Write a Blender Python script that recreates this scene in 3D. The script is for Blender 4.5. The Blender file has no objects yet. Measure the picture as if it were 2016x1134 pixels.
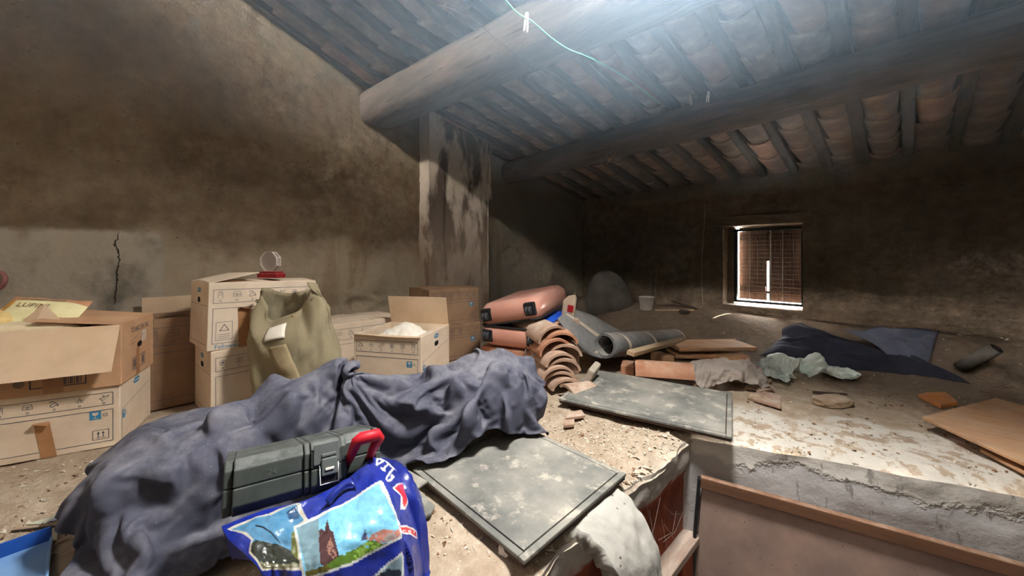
import bpy, bmesh, math, random
import numpy as np
from mathutils import Vector, Matrix, Euler

S = bpy.context.scene
COL = S.collection
R = math.radians
random.seed(7)
rng = np.random.default_rng(7)

# ------------------------------------------------------------------ camera
F, CX, HY, H, TH = 720.0, 1008.0, 505.0, 0.85, R(47)
FW = Vector((-math.sin(TH), math.cos(TH), 0)); RT = Vector((math.cos(TH), math.sin(TH), 0)); UP = Vector((0, 0, 1))
EYE = Vector((0, 0, H))
cam = bpy.data.cameras.new('camera'); cam_o = bpy.data.objects.new('camera', cam); COL.objects.link(cam_o)
cam.sensor_width = 36; cam.lens = 36 * F / 2016; cam.shift_y = -(567 - HY) / 2016; cam.clip_start = .02
cam_o.location = EYE; cam_o.rotation_euler = (R(90), 0, TH)
S.camera = cam_o

# ------------------------------------------------------------------ sky, sun, exposure
SKY = 60.0
w = bpy.data.worlds.new('sky'); S.world = w; w.use_nodes = True
w.node_tree.nodes['Background'].inputs[0].default_value = (1.0, .98, .96, 1)
w.node_tree.nodes['Background'].inputs[1].default_value = SKY
sun = bpy.data.lights.new('sun', 'SUN'); sun.energy = 28; sun.angle = R(.5); sun.color = (1, .93, .82)
sun_o = bpy.data.objects.new('sun', sun); COL.objects.link(sun_o)
sun_o.rotation_euler = Vector((-.384, -.829, -.407)).to_track_quat('-Z', 'Y').to_euler()
# the open roof light above the stair: sky comes in here (portal: sampling only, gives no light of its own)
SKX0, SKX1, SKY0, SKY1 = -.66, -.31, 1.02, 1.37
S.view_settings.view_transform = 'Standard'; S.view_settings.look = 'None'
S.view_settings.gamma = 1; S.view_settings.use_curve_mapping = False
S.view_settings.exposure = 2.65
S.cycles.use_denoising = True
S.cycles.max_bounces = 10; S.cycles.diffuse_bounces = 6; S.cycles.volume_bounces = 1
S.cycles.sample_clamp_indirect = 12

# ------------------------------------------------------------------ helpers
def ray(px, py): return FW + RT * ((px - CX) / F) + UP * ((HY - py) / F)
def PZ(px, py, z=0.0):
    d = ray(px, py); return EYE + d * ((z - H) / d.z)
def PX(px, py, x):
    d = ray(px, py); return EYE + d * (x / d.x)
def PY(px, py, y):
    d = ray(px, py); return EYE + d * (y / d.y)
def PD(px, py, dep): return EYE + ray(px, py) * dep

_perm = np.random.default_rng(3).permutation(512)
_perm = np.concatenate([_perm, _perm, _perm])
_val = np.random.default_rng(4).uniform(-1, 1, 512)
def vnoise(x, y, z):
    x, y, z = np.broadcast_arrays(np.asarray(x, float), np.asarray(y, float), np.asarray(z, float))
    xi, yi, zi = np.floor(x).astype(int), np.floor(y).astype(int), np.floor(z).astype(int)
    fx, fy, fz = x - xi, y - yi, z - zi
    fx, fy, fz = fx*fx*(3-2*fx), fy*fy*(3-2*fy), fz*fz*(3-2*fz)
    def h(a, b, c): return _val[_perm[(_perm[(_perm[a & 511] + b) & 511] + c) & 511]]
    r = 0
    for i in (0, 1):
        for j in (0, 1):
            for k in (0, 1):
                r = r + h(xi+i, yi+j, zi+k) * (fx if i else 1-fx) * (fy if j else 1-fy) * (fz if k else 1-fz)
    return r
def fbm(x, y, z=0., oct=4, g=.5):
    r, a, t = 0, 1, 0
    for i in range(oct):
        s = 2.03 ** i
        r = r + a * vnoise(x*s + 13.1*i, y*s + 7.7*i, z*s + 3.3*i); t += a; a *= g
    return r / t
def sstep(a, b, x):
    t = np.clip((np.asarray(x, float) - a) / (b - a), 0, 1); return t*t*(3-2*t)

class MB:
    def __init__(s): s.v = []; s.f = []; s.m = []; s.mi = 0
    def add(s, vs, fs):
        o = len(s.v); s.v += [tuple(p) for p in vs]
        s.f += [tuple(i + o for i in f) for f in fs]; s.m += [s.mi] * len(fs); return s
    def box(s, c, d, rot=None):
        hx, hy, hz = d[0]/2, d[1]/2, d[2]/2
        m = rot if isinstance(rot, Matrix) else (Euler(rot).to_matrix() if rot else Matrix.Identity(3))
        c = Vector(c)
        vs = [c + m @ Vector((a*hx, b*hy, e*hz)) for e in (-1, 1) for b in (-1, 1) for a in (-1, 1)]
        return s.add(vs, [(0,2,3,1), (4,5,7,6), (0,1,5,4), (2,6,7,3), (0,4,6,2), (1,3,7,5)])
    def prism(s, poly, off):
        """closed polygon (3-D points) pushed by off"""
        n = len(poly); off = Vector(off); a = [Vector(p) for p in poly]
        vs = a + [p + off for p in a]
        return s.add(vs, [tuple(range(n))[::-1], tuple(range(n, 2*n))] + [(i, (i+1) % n, n+(i+1) % n, n+i) for i in range(n)])
    def grid(s, pts):
        """pts array (nu,nv,3)"""
        nu, nv = pts.shape[:2]
        fs = [(i*nv+j, (i+1)*nv+j, (i+1)*nv+j+1, i*nv+j+1) for i in range(nu-1) for j in range(nv-1)]
        return s.add(pts.reshape(-1, 3).tolist(), fs)
    def tube(s, path, r, n=8, cap=True):
        path = [Vector(p) for p in path]; k = len(path); vs = []; up = None
        for i, p in enumerate(path):
            t = (path[min(i+1, k-1)] - path[max(i-1, 0)]).normalized()
            if up is None: up = t.orthogonal().normalized()
            up = (up - t * up.dot(t)).normalized(); b = t.cross(up)
            rr = r[i] if hasattr(r, '__len__') else r
            vs += [p + (up*math.cos(2*math.pi*j/n) + b*math.sin(2*math.pi*j/n)) * rr for j in range(n)]
        fs = [(i*n+j, i*n+(j+1) % n, (i+1)*n+(j+1) % n, (i+1)*n+j) for i in range(k-1) for j in range(n)]
        if cap: fs += [tuple(range(n))[::-1], tuple(range((k-1)*n, k*n))]
        return s.add(vs, fs)
    def lathe(s, prof, n=24, base=(0,0,0), axis=None):
        vs = []; m = axis or Matrix.Identity(3); b = Vector(base); k = len(prof)
        for (r, z) in prof:
            vs += [b + m @ Vector((r*math.cos(2*math.pi*j/n), r*math.sin(2*math.pi*j/n), z)) for j in range(n)]
        return s.add(vs, [(i*n+j, i*n+(j+1) % n, (i+1)*n+(j+1) % n, (i+1)*n+j) for i in range(k-1) for j in range(n)])
    def mesh(s, name, mats, smooth=False):
        me = bpy.data.meshes.new(name); me.from_pydata(s.v, [], s.f)
        for m in (mats if isinstance(mats, (list, tuple)) else [mats]): me.materials.append(m)
        if s.m and max(s.m): me.polygons.foreach_set('material_index', s.m)
        if smooth: me.polygons.foreach_set('use_smooth', [True] * len(me.polygons))
        me.update(); return me
    def build(s, name, mats, parent=None, smooth=False, bevel=0, seg=2, solid=0, recalc=False, auto=0):
        me = s.mesh(name, mats, smooth)
        if recalc:
            bm = bmesh.new(); bm.from_mesh(me); bmesh.ops.recalc_face_normals(bm, faces=bm.faces); bm.to_mesh(me); bm.free()
        o = link(name, me, parent)
        if solid:
            md = o.modifiers.new('solid', 'SOLIDIFY'); md.thickness = solid; md.offset = 0
        if bevel:
            md = o.modifiers.new('bevel', 'BEVEL'); md.width = bevel; md.segments = seg; md.limit_method = 'ANGLE'; md.angle_limit = R(40)
            if smooth: md.harden_normals = False
        return o
def link(name, data, parent=None):
    o = bpy.data.objects.new(name, data); COL.objects.link(o)
    if parent is not None: o.parent = parent
    return o
def empty(name, loc=(0,0,0), rot=(0,0,0)):
    o = bpy.data.objects.new(name, None); COL.objects.link(o); o.location = loc; o.rotation_euler = rot; o.empty_display_size = .1; return o
def tag(o, label, cat, group=None, kind=None):
    o['label'] = label
    if cat: o['category'] = cat
    if group: o['group'] = group
    if kind: o['kind'] = kind
    return o
def struct(o, label=None):
    o['kind'] = 'structure'
    if label: o['label'] = label
    return o
def copy_tree(o, parent=None):
    c = o.copy(); COL.objects.link(c); c.parent = parent
    for ch in list(o.children): copy_tree(ch, c)
    return c
def from_world(o):
    pass

# ------------------------------------------------------------------ materials
class NT:
    def __init__(s, name):
        s.m = bpy.data.materials.new(name); s.m.use_nodes = True; s.t = s.m.node_tree
        s.b = s.t.nodes['Principled BSDF']; s._co = None
    def n(s, typ, **kw):
        nd = s.t.nodes.new(typ)
        for k, v in kw.items():
            if k[0] == 'i' and k[1:].isdigit(): s.put(nd.inputs[int(k[1:])], v)
            else: setattr(nd, k, v)
        return nd
    def put(s, sock, v):
        if isinstance(v, bpy.types.NodeSocket): s.t.links.new(v, sock)
        elif isinstance(v, bpy.types.Node): s.t.links.new(v.outputs[0], sock)
        elif isinstance(v, tuple) and len(v) == 3 and sock.type == 'RGBA': sock.default_value = (*v, 1)
        else: sock.default_value = v
    def co(s):
        if not s._co: s._co = s.n('ShaderNodeTexCoord').outputs['Object']
        return s._co
    def map(s, scale=(1,1,1), loc=(0,0,0), rot=(0,0,0)):
        nd = s.n('ShaderNodeMapping'); s.put(nd.inputs[0], s.co()); nd.inputs[1].default_value = loc; nd.inputs[2].default_value = rot; nd.inputs[3].default_value = scale
        return nd.outputs[0]
    def noise(s, scale, det=4, rough=.55, vec=None, dist=0):
        nd = s.n('ShaderNodeTexNoise'); s.put(nd.inputs['Vector'], vec or s.co())
        nd.inputs['Scale'].default_value = scale; nd.inputs['Detail'].default_value = det; nd.inputs['Roughness'].default_value = rough; nd.inputs['Distortion'].default_value = dist
        return nd.outputs['Fac']
    def voro(s, scale, feat='F1', vec=None, out='Distance'):
        nd = s.n('ShaderNodeTexVoronoi', feature=feat); s.put(nd.inputs['Vector'], vec or s.co()); nd.inputs['Scale'].default_value = scale
        return nd.outputs[out]
    def ramp(s, fac, stops):
        nd = s.n('ShaderNodeValToRGB'); s.put(nd.inputs[0], fac); e = nd.color_ramp.elements
        while len(e) < len(stops): e.new(.5)
        for el, (p, c) in zip(e, stops):
            el.position = p; el.color = (*c, 1) if hasattr(c, '__len__') else (c, c, c, 1)
        return nd.outputs[0]
    def mix(s, fac, a, b, mode='MIX'):
        nd = s.n('ShaderNodeMix', data_type='RGBA', blend_type=mode)
        s.put(nd.inputs[0], fac); s.put(nd.inputs[6], a); s.put(nd.inputs[7], b); return nd.outputs[2]
    def math(s, op, a, b=0.0, clamp=False):
        nd = s.n('ShaderNodeMath', operation=op, use_clamp=clamp); s.put(nd.inputs[0], a); s.put(nd.inputs[1], b); return nd.outputs[0]
    def rng(s, v, a, b, c=0., d=1., smooth=True):
        nd = s.n('ShaderNodeMapRange', interpolation_type='SMOOTHSTEP' if smooth else 'LINEAR'); s.put(nd.inputs[0], v)
        for i, q in enumerate((a, b, c, d)): nd.inputs[i+1].default_value = q
        return nd.outputs[0]
    def sep(s, vec=None):
        nd = s.n('ShaderNodeSeparateXYZ'); s.put(nd.inputs[0], vec or s.co()); return nd.outputs
    def up(s):
        g = s.n('ShaderNodeNewGeometry'); nd = s.n('ShaderNodeSeparateXYZ'); s.put(nd.inputs[0], g.outputs['Normal']); return nd.outputs[2]
    def rand(s): return s.n('ShaderNodeObjectInfo').outputs['Random']
    def bump(s, h, strength=.3, dist=.01, prev=None):
        nd = s.n('ShaderNodeBump'); nd.inputs['Strength'].default_value = strength; nd.inputs['Distance'].default_value = dist
        s.put(nd.inputs['Height'], h)
        if prev is not None: s.put(nd.inputs['Normal'], prev)
        return nd.outputs[0]
    def out(s, col, rough=.9, normal=None, metal=0, spec=None):
        s.put(s.b.inputs['Base Color'], col); s.put(s.b.inputs['Roughness'], rough); s.put(s.b.inputs['Metallic'], metal)
        if normal is not None: s.put(s.b.inputs['Normal'], normal)
        if spec is not None: s.b.inputs['Specular IOR Level'].default_value = spec
        return s.m
def lin(r, g, b):
    return tuple((c/255/12.92 if c/255 <= .04045 else ((c/255+.055)/1.055)**2.4) for c in (r, g, b))
def simple(name, c1, c2=None, scale=8, rough=.85, bump=.15, bscale=60, bdist=.004, metal=0, dust=None, dcol=(.42,.38,.33), vary=0, spec=.3, stretch=None):
    """two-tone noise colour, fine relief, optional settled dust on upward faces, optional tone change per object"""
    t = NT(name); c2 = c2 or tuple(x*.75 for x in c1)
    vec = t.map(stretch) if stretch else None
    col = t.ramp(t.noise(scale, 5, .6, vec), [(.3, c2), (.7, c1)])
    if vary:
        hs = t.n('ShaderNodeHueSaturation'); t.put(hs.inputs['Color'], col)
        t.put(hs.inputs['Value'], t.rng(t.rand(), 0, 1, 1-vary, 1+vary, False)); col = hs.outputs[0]
    if dust:
        f = t.math('MULTIPLY', t.rng(t.up(), .1, .9), t.rng(t.noise(scale*2.2, 5, .7), .35, .7)); f = t.math('MULTIPLY', f, dust)
        col = t.mix(f, col, dcol)
    nm = t.bump(t.noise(bscale, 4, .6, vec), bump, bdist) if bump else None
    return t.out(col, rough, nm, metal, spec)

# ------------------------------------------------------------------ room dimensions
XL, YB, XR, YF = -3.2, 4.37, 3.0, -2.2          # left wall, window wall, right wall, wall behind
WX = -.69                                        # left edge of the stair opening
def lip(x): return 1.83 + (np.asarray(x) - WX) * .444
def rz(y):                                       # underside of the sagging roof
    y = np.asarray(y, float); return np.where(y < 1.25, 2.29 + .437*(1.25-y), 2.29 - .202*(y-1.25))
def fz(x, y):                                    # attic floor level
    x = np.asarray(x, float); y = np.asarray(y, float)
    z = .012*fbm(x*3, y*3, 1., 3) + .007*fbm(x*14, y*14, 2., 3) - .004
    bank = sstep(3.45 + .1*fbm(x*1.5, 0, 5, 2), 4.15, y) * (.27 + .02*fbm(x*2, y*2, 9, 2))
    e = np.where(x < WX, np.where(y < 1.83, WX - x, np.hypot(x-WX, y-1.83)), (y - lip(x))*.914)
    e = e + .05*fbm(x*7, y*7, 4., 4)
    edge = -.035*(1 - sstep(0, .09, e))
    flat = sstep(.0, .25, e)
    return z*(.4+.6*flat) + bank + edge

# ------------------------------------------------------------------ surface materials
def m_wall_left():
    t = NT('mud_plaster'); xyz = t.sep(); y, z = xyz[1], xyz[2]
    n1 = t.noise(1.3, 6, .62); n2 = t.noise(9, 6, .65); n3 = t.noise(34, 4, .6)
    col = t.ramp(t.mix(.45, n1, n2), [(.28, lin(86,73,57)), (.45, lin(112,97,78)), (.58, lin(128,113,93)), (.75, lin(150,136,115))])
    col = t.mix(t.rng(t.noise(3.1, 5, .7, t.map((1, 1, .5), (3, 1, 2))), .56, .7, 0, .7), col, lin(94,80,64))
    # greyer render low on the wall and on the patch by the crack
    nb = t.math('ADD', z, t.math('MULTIPLY', t.math('SUBTRACT', t.noise(2.4, 5, .6), .5), .55))
    grey = t.mix(n2, lin(138,124,102), lin(170,157,136))
    col = t.mix(t.rng(nb, 1.02, .82), col, grey)
    patch = t.math('MULTIPLY', t.rng(t.math('ADD', y, t.math('MULTIPLY', t.math('SUBTRACT', n2, .5), .12)), -.02, -.06), t.rng(t.math('ADD', z, t.math('MULTIPLY', t.math('SUBTRACT', n2, .5), .06)), 1.02, .98))
    smooth_grey = t.mix(t.rng(t.noise(3.4, 4, .55), .5, .72), lin(160,150,134), lin(104,99,88))
    col = t.mix(patch, col, smooth_grey)
    # grey further back behind the flue: soot, and low light put into the colour
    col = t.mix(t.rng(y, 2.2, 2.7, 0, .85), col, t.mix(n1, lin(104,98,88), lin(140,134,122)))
    # pits
    pit = t.rng(t.voro(30, vec=t.map((1, .5, 1.2))), .16, .05); pit = t.math('MULTIPLY', pit, t.rng(n2, .5, .6))
    pit = t.math('MULTIPLY', pit, t.math('SUBTRACT', 1.0, patch))
    col = t.mix(t.math('MULTIPLY', pit, .65), col, lin(64,50,36))
    # damp stains that run down the wall
    run = t.rng(t.noise(5, 4, .6, t.map((1, 1, .14))), .56, .68, 0, .45)
    col = t.mix(run, col, lin(120,98,72))
    # the crack through the patch
    wob = t.math('MULTIPLY', t.math('SUBTRACT', t.noise(7, 5, .7), .5), .09)
    cr = t.math('ABSOLUTE', t.math('SUBTRACT', t.math('ADD', y, wob), -.235))
    cr = t.math('MULTIPLY', t.rng(cr, .004, .001), t.math('MULTIPLY', t.rng(z, 1.0, .97), t.rng(z, .55, .6)))
    col = t.mix(cr, col, lin(38,30,24))
    h = t.math('ADD', t.math('MULTIPLY', n2, .8), t.math('MULTIPLY', n3, .5)); h = t.math('SUBTRACT', h, t.math('MULTIPLY', pit, .6)); h = t.math('SUBTRACT', h, cr)
    nm = t.bump(h, .7, .02); nm = t.bump(t.noise(120, 3, .6), .25, .004, nm)
    return t.out(col, .95, nm, spec=.15)
def m_wall_back():
    t = NT('sooty_plaster'); n1 = t.noise(1.6, 6, .6); n2 = t.noise(11, 6, .65)
    col = t.ramp(t.mix(.5, n1, n2), [(.3, lin(78,68,56)), (.5, lin(104,92,78)), (.72, lin(132,118,100))])
    col = t.mix(t.rng(t.noise(4, 5, .7, t.map((1, 1, 1), (9, 2, 1))), .6, .75, 0, .6), col, lin(62,54,46))
    nm = t.bump(t.math('ADD', n2, t.math('MULTIPLY', t.noise(40, 4, .6), .5)), .8, .03)
    return t.out(col, .95, nm, spec=.1)
def m_floor():
    t = NT('dirt_floor'); xyz = t.sep(); x, y = xyz[0], xyz[1]
    n1 = t.noise(2.2, 6, .6); n2 = t.noise(16, 6, .68); n3 = t.noise(70, 4, .6)
    col = t.ramp(t.mix(.5, n1, n2), [(.28, lin(130,112,92)), (.48, lin(166,149,128)), (.62, lin(188,173,153)), (.8, lin(208,198,182))])
    # old plaster skin near the opening
    lipd = t.math('SUBTRACT', y, t.math('ADD', t.math('MULTIPLY', t.math('SUBTRACT', x, WX), .444), 1.83))
    wob = t.math('MULTIPLY', t.math('SUBTRACT', t.noise(4, 6, .65), .5), 1.1)
    near = t.math('MULTIPLY', t.rng(t.math('ADD', lipd, wob), .6, .45), t.rng(x, WX-.1, WX+.1))
    flake = t.rng(t.noise(9, 6, .7, t.map((1, 1, 1), (4, 4, 0))), .44, .50)
    col = t.mix(t.math('MULTIPLY', near, t.math('MULTIPLY', flake, .85)), col, t.mix(n2, lin(186,182,172), lin(222,218,206)))
    # whitish chips of plaster
    ch = t.rng(t.voro(46), .16, .1); ch = t.math('MULTIPLY', ch, t.rng(t.noise(5, 3), .5, .6))
    col = t.mix(ch, col, lin(214,206,190))
    # brown muck towards the window bank
    col = t.mix(t.rng(y, 2.9, 3.6, 0, .85), col, t.mix(n2, lin(84,72,60), lin(116,104,90)))
    nm = t.bump(t.math('ADD', t.math('MULTIPLY', n2, .7), t.math('MULTIPLY', n3, .4)), .8, .015); nm = t.bump(t.noise(170, 2), .3, .004, nm)
    return t.out(col, .95, nm, spec=.12)
M = {}
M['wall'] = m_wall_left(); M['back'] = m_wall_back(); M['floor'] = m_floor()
M['flue'] = None

# ------------------------------------------------------------------ walls
def wall_grid(yv, ztop, nz, z0=-.12):
    y = np.asarray(yv); t = np.linspace(0, 1, nz)[None, :]
    Y = np.repeat(y[:, None], nz, 1); Z = z0 + (ztop(y)[:, None] - z0) * t
    return Y, Z
Y, Z = wall_grid(np.concatenate([np.linspace(YF, -.8, 20), np.linspace(-.78, YB+.05, 250)]), lambda y: rz(y)+.12, 120)
D = .030*fbm(Y*1.1, Z*1.1, 3., 3) + .016*fbm(Y*6, Z*6, 1., 4) + .012*np.clip(fbm(Y*22, Z*22, 8., 2), -.6, .3)
patch = (1-sstep(-.08, 0., Y + .05*fbm(Y*5, Z*5, 2, 3))) * (1-sstep(.97, 1.02, Z + .04*fbm(Y*6, Z*6, 7, 3)))
D = D*(1-.75*patch) + .022*patch
hole = np.exp(-((Y-1.25)/.33)**2 - ((Z-.44)/.16)**2)       # crumbled stretch behind the boxes
D = D - hole*(.03 + .10*np.abs(fbm(Y*7, Z*7, 4., 3)))
shelf = sstep(1.24, 1.16, Z - .25*fbm(Y*.8, 0, 3, 2))*(1-sstep(1.3, 1.5, Y)); D = D + .018*shelf      # thicker render below shoulder height
P = np.stack([XL + D, Y, Z], -1)
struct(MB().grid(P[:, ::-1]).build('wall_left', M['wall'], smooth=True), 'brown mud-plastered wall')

def m_flue():
    t = NT('stained_flue'); xyz = t.sep(); y, z = xyz[1], xyz[2]
    n2 = t.noise(14, 5, .6)
    col = t.mix(n2, lin(160,148,133), lin(190,179,164))
    run = t.noise(3.2, 6, .6, t.map((1, 1.5, .5), (1.3, .35, .4)), .35)
    col = t.mix(t.rng(run, .46, .60, 0, .9), col, lin(66,54,49))
    col = t.mix(t.rng(z, 1.5, .7, 0, .5), col, lin(170,150,126))
    nm = t.bump(n2, .4, .01); return t.out(col, .9, nm, spec=.2)
M['flue'] = m_flue()
fl = MB()
yy = np.linspace(1.75, 2.46, 40); tt = np.linspace(0, 1, 70)
Yg = np.repeat(yy[:, None], 70, 1); Zg = -.05 + (rz(yy)[:, None]+.03 + .05) * tt[None, :]
step = .02*sstep(1.912, 1.918, Yg)*-1 + .02
fl.grid(np.stack([-3.02 + step + .006*fbm(Yg*8, Zg*8, 2, 3), Yg, Zg], -1)[:, ::-1])
xs = np.linspace(XL-.02, -3.0, 8)
for yq, fwd in ((1.75, 1), (2.46, -1)):
    Xg = np.repeat(xs[:, None], 70, 1); Zq = -.05 + (float(rz(yq))+.08) * np.repeat(tt[None, :], 8, 0)
    g = np.stack([Xg, np.full_like(Xg, yq) + .006*fbm(Xg*8, Zq*8, 2, 3), Zq], -1); fl.grid(g if fwd > 0 else g[:, ::-1])
flue = struct(fl.build('wall_flue', M['flue'], smooth=False), 'soot-stained grey flue running up the wall')
MB().box((-3.0, 2.47, 1.72), (.05, .03, .62)).build('corner_strip', M['flue'], flue, bevel=.004)

# window wall with its opening
WX0, WX1, WZ0, WZ1 = -1.335, -.655, .335, 1.17
def back_grid(x0, x1, z0f, z1f, nx, nz):
    x = np.linspace(x0, x1, nx); t = np.linspace(0, 1, nz)[None, :]; X = np.repeat(x[:, None], nz, 1)
    Zz = z0f + (z1f - z0f) * np.repeat(t, nx, 0)
    m = np.minimum.reduce([np.hypot(np.maximum(np.maximum(WX0-X, X-WX1), 0), np.maximum(np.maximum(WZ0-Zz, Zz-WZ1), 0)), np.full_like(X, .1)]) / .1
    Dd = .03*fbm(X*1.2, Zz*1.2, 6, 3) + .02*fbm(X*7, Zz*7, 5, 4)
    return np.stack([X, YB - Dd*(.3+.7*m), Zz], -1)
bw = MB(); TOP = float(rz(YB))+.14
for a in ((XL-.05, WX0, -.1, TOP, 110, 80), (WX1, XR, -.1, TOP, 130, 80), (WX0, WX1, -.1, WZ0, 50, 20), (WX0, WX1, WZ1, TOP, 50, 30)): bw.grid(back_grid(*a))
# reveals of the opening, rough
YW = YB + .30
def reveal(a, b, n=24):
    a, b = Vector(a), Vector(b); g = np.zeros((n, 10, 3)); 
    for i in range(n):
        p = a.lerp(b, i/(n-1))
        for j in range(10):
            q = p + Vector((0, (YW-YB+.02)*j/9 - .01, 0)); g[i, j] = q
    nn = .012*fbm(g[..., 0]*9, g[..., 1]*9, g[..., 2]*9, 3)
    ax = 0 if abs(a.x-b.x) < 1e-6 else 2
    g[..., ax] += nn; return g
bw.grid(reveal((WX0, YB, WZ0), (WX0, YB, WZ1))); bw.grid(reveal((WX1, YB, WZ0), (WX1, YB, WZ1))[:, ::-1]); bw.grid(reveal((WX0, YB, WZ0), (WX1, YB, WZ0))[:, ::-1]); bw.grid(reveal((WX0, YB, WZ1), (WX1, YB, WZ1)))
wall_back = struct(bw.build('wall_back', M['back'], smooth=True), 'dark sooty plaster wall around the little window')
# outer masonry ring that the shutters close against
g = MB(); 
for (a, b, c, d) in ((XL-.3, WX0, -2.1, 2.2), (WX1, XR+.3, -2.1, 2.2), (WX0, WX1, -2.1, WZ0), (WX0, WX1, WZ1, 2.2)): g.box(((a+b)/2, YW+.02, (c+d)/2), (b-a, .04, d-c))
struct(g.build('wall_back_outer', M['back']))
struct(MB().box((XR+.02, (YF+YB)/2, .8), (.04, YB-YF+1, 6)).build('wall_right', M['back']))
struct(MB().box(((XL+XR)/2, YF-.02, .8), (XR-XL+.6, .04, 6)).build('wall_front', M['wall']))
struct(MB().box((XL-.12, (YF+YB)/2, .4), (.04, YB-YF+1, 7.4)).build('wall_left_outer', M['back']))

# ------------------------------------------------------------------ floor with the stair opening
fm = MB()
xs = np.concatenate([np.linspace(XL-.05, -2.6, 12)[:-1], np.linspace(-2.6, WX, 150)]); ys = np.concatenate([np.linspace(YF, -.8, 12)[:-1], np.linspace(-.8, YB+.05, 330)])
Xg, Yg = np.meshgrid(xs, ys, indexing='ij')
edge_wob = .045*fbm(Yg*6, 3., 2., 4)*sstep(WX-.2, WX, Xg)*(1-sstep(1.55, 1.8, Yg))
fm.grid(np.stack([Xg+edge_wob, Yg, fz(Xg, Yg)], -1))
xs = np.linspace(WX, XR+.05, 230); t = np.linspace(0, 1, 170)[None, :]**1.15
Xg = np.repeat(xs[:, None], 170, 1); l = lip(Xg); Yg = l + (YB+.05-l)*t; wob = .02*fbm(Xg*6, 3., 2., 3)*(1-t)**6*sstep(WX, WX+.15, Xg)
fm.grid(np.stack([Xg, Yg+wob, fz(Xg, Yg)], -1))
floor_o = struct(fm.build('floor', M['floor'], smooth=True), 'dusty rubble-strewn attic floor')

def m_well_grey():
    t = NT('grey_render'); n2 = t.noise(12, 6, .65); z = t.sep()[2]
    col = t.mix(t.noise(2, 4), lin(164,161,158), lin(190,187,184))
    flake = t.rng(t.math('ADD', z, t.math('MULTIPLY', t.math('SUBTRACT', t.noise(3.5, 6, .65), .5), .28)), -.10, -.07)
    col = t.mix(t.math('MULTIPLY', flake, .85), col, t.mix(n2, lin(196,190,178), lin(226,222,212)))
    dr = t.rng(t.noise(26, 4, .6, t.map((1, 1, .25))), .62, .7, 0, .6); col = t.mix(dr, col, lin(96,88,82))
    nm = t.bump(t.math('ADD', t.math('MULTIPLY', flake, .8), n2), .6, .012); return t.out(col, .9, nm, spec=.15)
def m_well_red():
    t = NT('red_brick_face'); z = t.sep()[2]; n2 = t.noise(12, 6, .65)
    col = t.ramp(n2, [(.3, lin(120,58,38)), (.6, lin(164,88,62)), (.8, lin(176,116,92))])
    pl = t.rng(t.math('ADD', z, t.math('MULTIPLY', t.math('SUBTRACT', t.noise(6, 5, .6), .5), .25)), -.17, -.11)
    col = t.mix(pl, col, t.mix(n2, lin(168,158,146), lin(206,200,190)))
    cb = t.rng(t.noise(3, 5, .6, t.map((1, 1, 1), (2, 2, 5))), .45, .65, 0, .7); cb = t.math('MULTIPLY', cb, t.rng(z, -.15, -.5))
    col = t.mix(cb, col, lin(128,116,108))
    nm = t.bump(t.math('ADD', t.math('MULTIPLY', pl, .7), n2), .6, .012); return t.out(col, .9, nm, spec=.15)
M['well_grey'] = m_well_grey(); M['well_red'] = m_well_red()
xs = np.linspace(WX-.2, XR, 160); t = np.linspace(0, 1, 60)[None, :]
Xg = np.repeat(xs[:, None], 60, 1); Zg = np.repeat(-1.9 + 1.88*t**.45, 160, 0)
off = .02*fbm(Xg*6, 3., 2., 3)*sstep(-.25, 0, Zg) + .012*fbm(Xg*8, Zg*8, 2, 3)*sstep(-.7, -.1, Zg) - .012*(1-sstep(-.16, -.06, Zg+.05*fbm(Xg*4, 1., 8, 3)))
struct(MB().grid(np.stack([Xg, lip(Xg)+off-.005, Zg], -1)[:, :]).build('wall_stairwell_back', M['well_grey'], smooth=True), 'grey rendered face of the stairwell')
ys = np.linspace(YF, 1.86, 160); t = np.linspace(0, 1, 60)[None, :]
Yg = np.repeat(ys[:, None], 60, 1); Zg = np.repeat(-1.9 + 1.88*t**.45, 160, 0)
off = .045*fbm(Yg*6, 3., 2., 4)*(1-sstep(1.55, 1.8, Yg))*sstep(-.2, -.03, Zg) + .022*fbm(Yg*7, Zg*7, 2, 4)*sstep(-.35, -.05, Zg) - .03*(1-sstep(-.2, -.1, Zg+.07*fbm(Yg*4, 1., 8, 3)))
struct(MB().grid(np.stack([WX+off-.004, Yg, Zg], -1)[:, ::-1]).build('wall_stairwell_left', M['well_red'], smooth=True), 'red brick side of the stairwell under pale plaster')
struct(MB().box((1.1, 1.2, -1.95), (4.2, 7, .1)).build('floor_stairwell', M['well_grey']))

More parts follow.
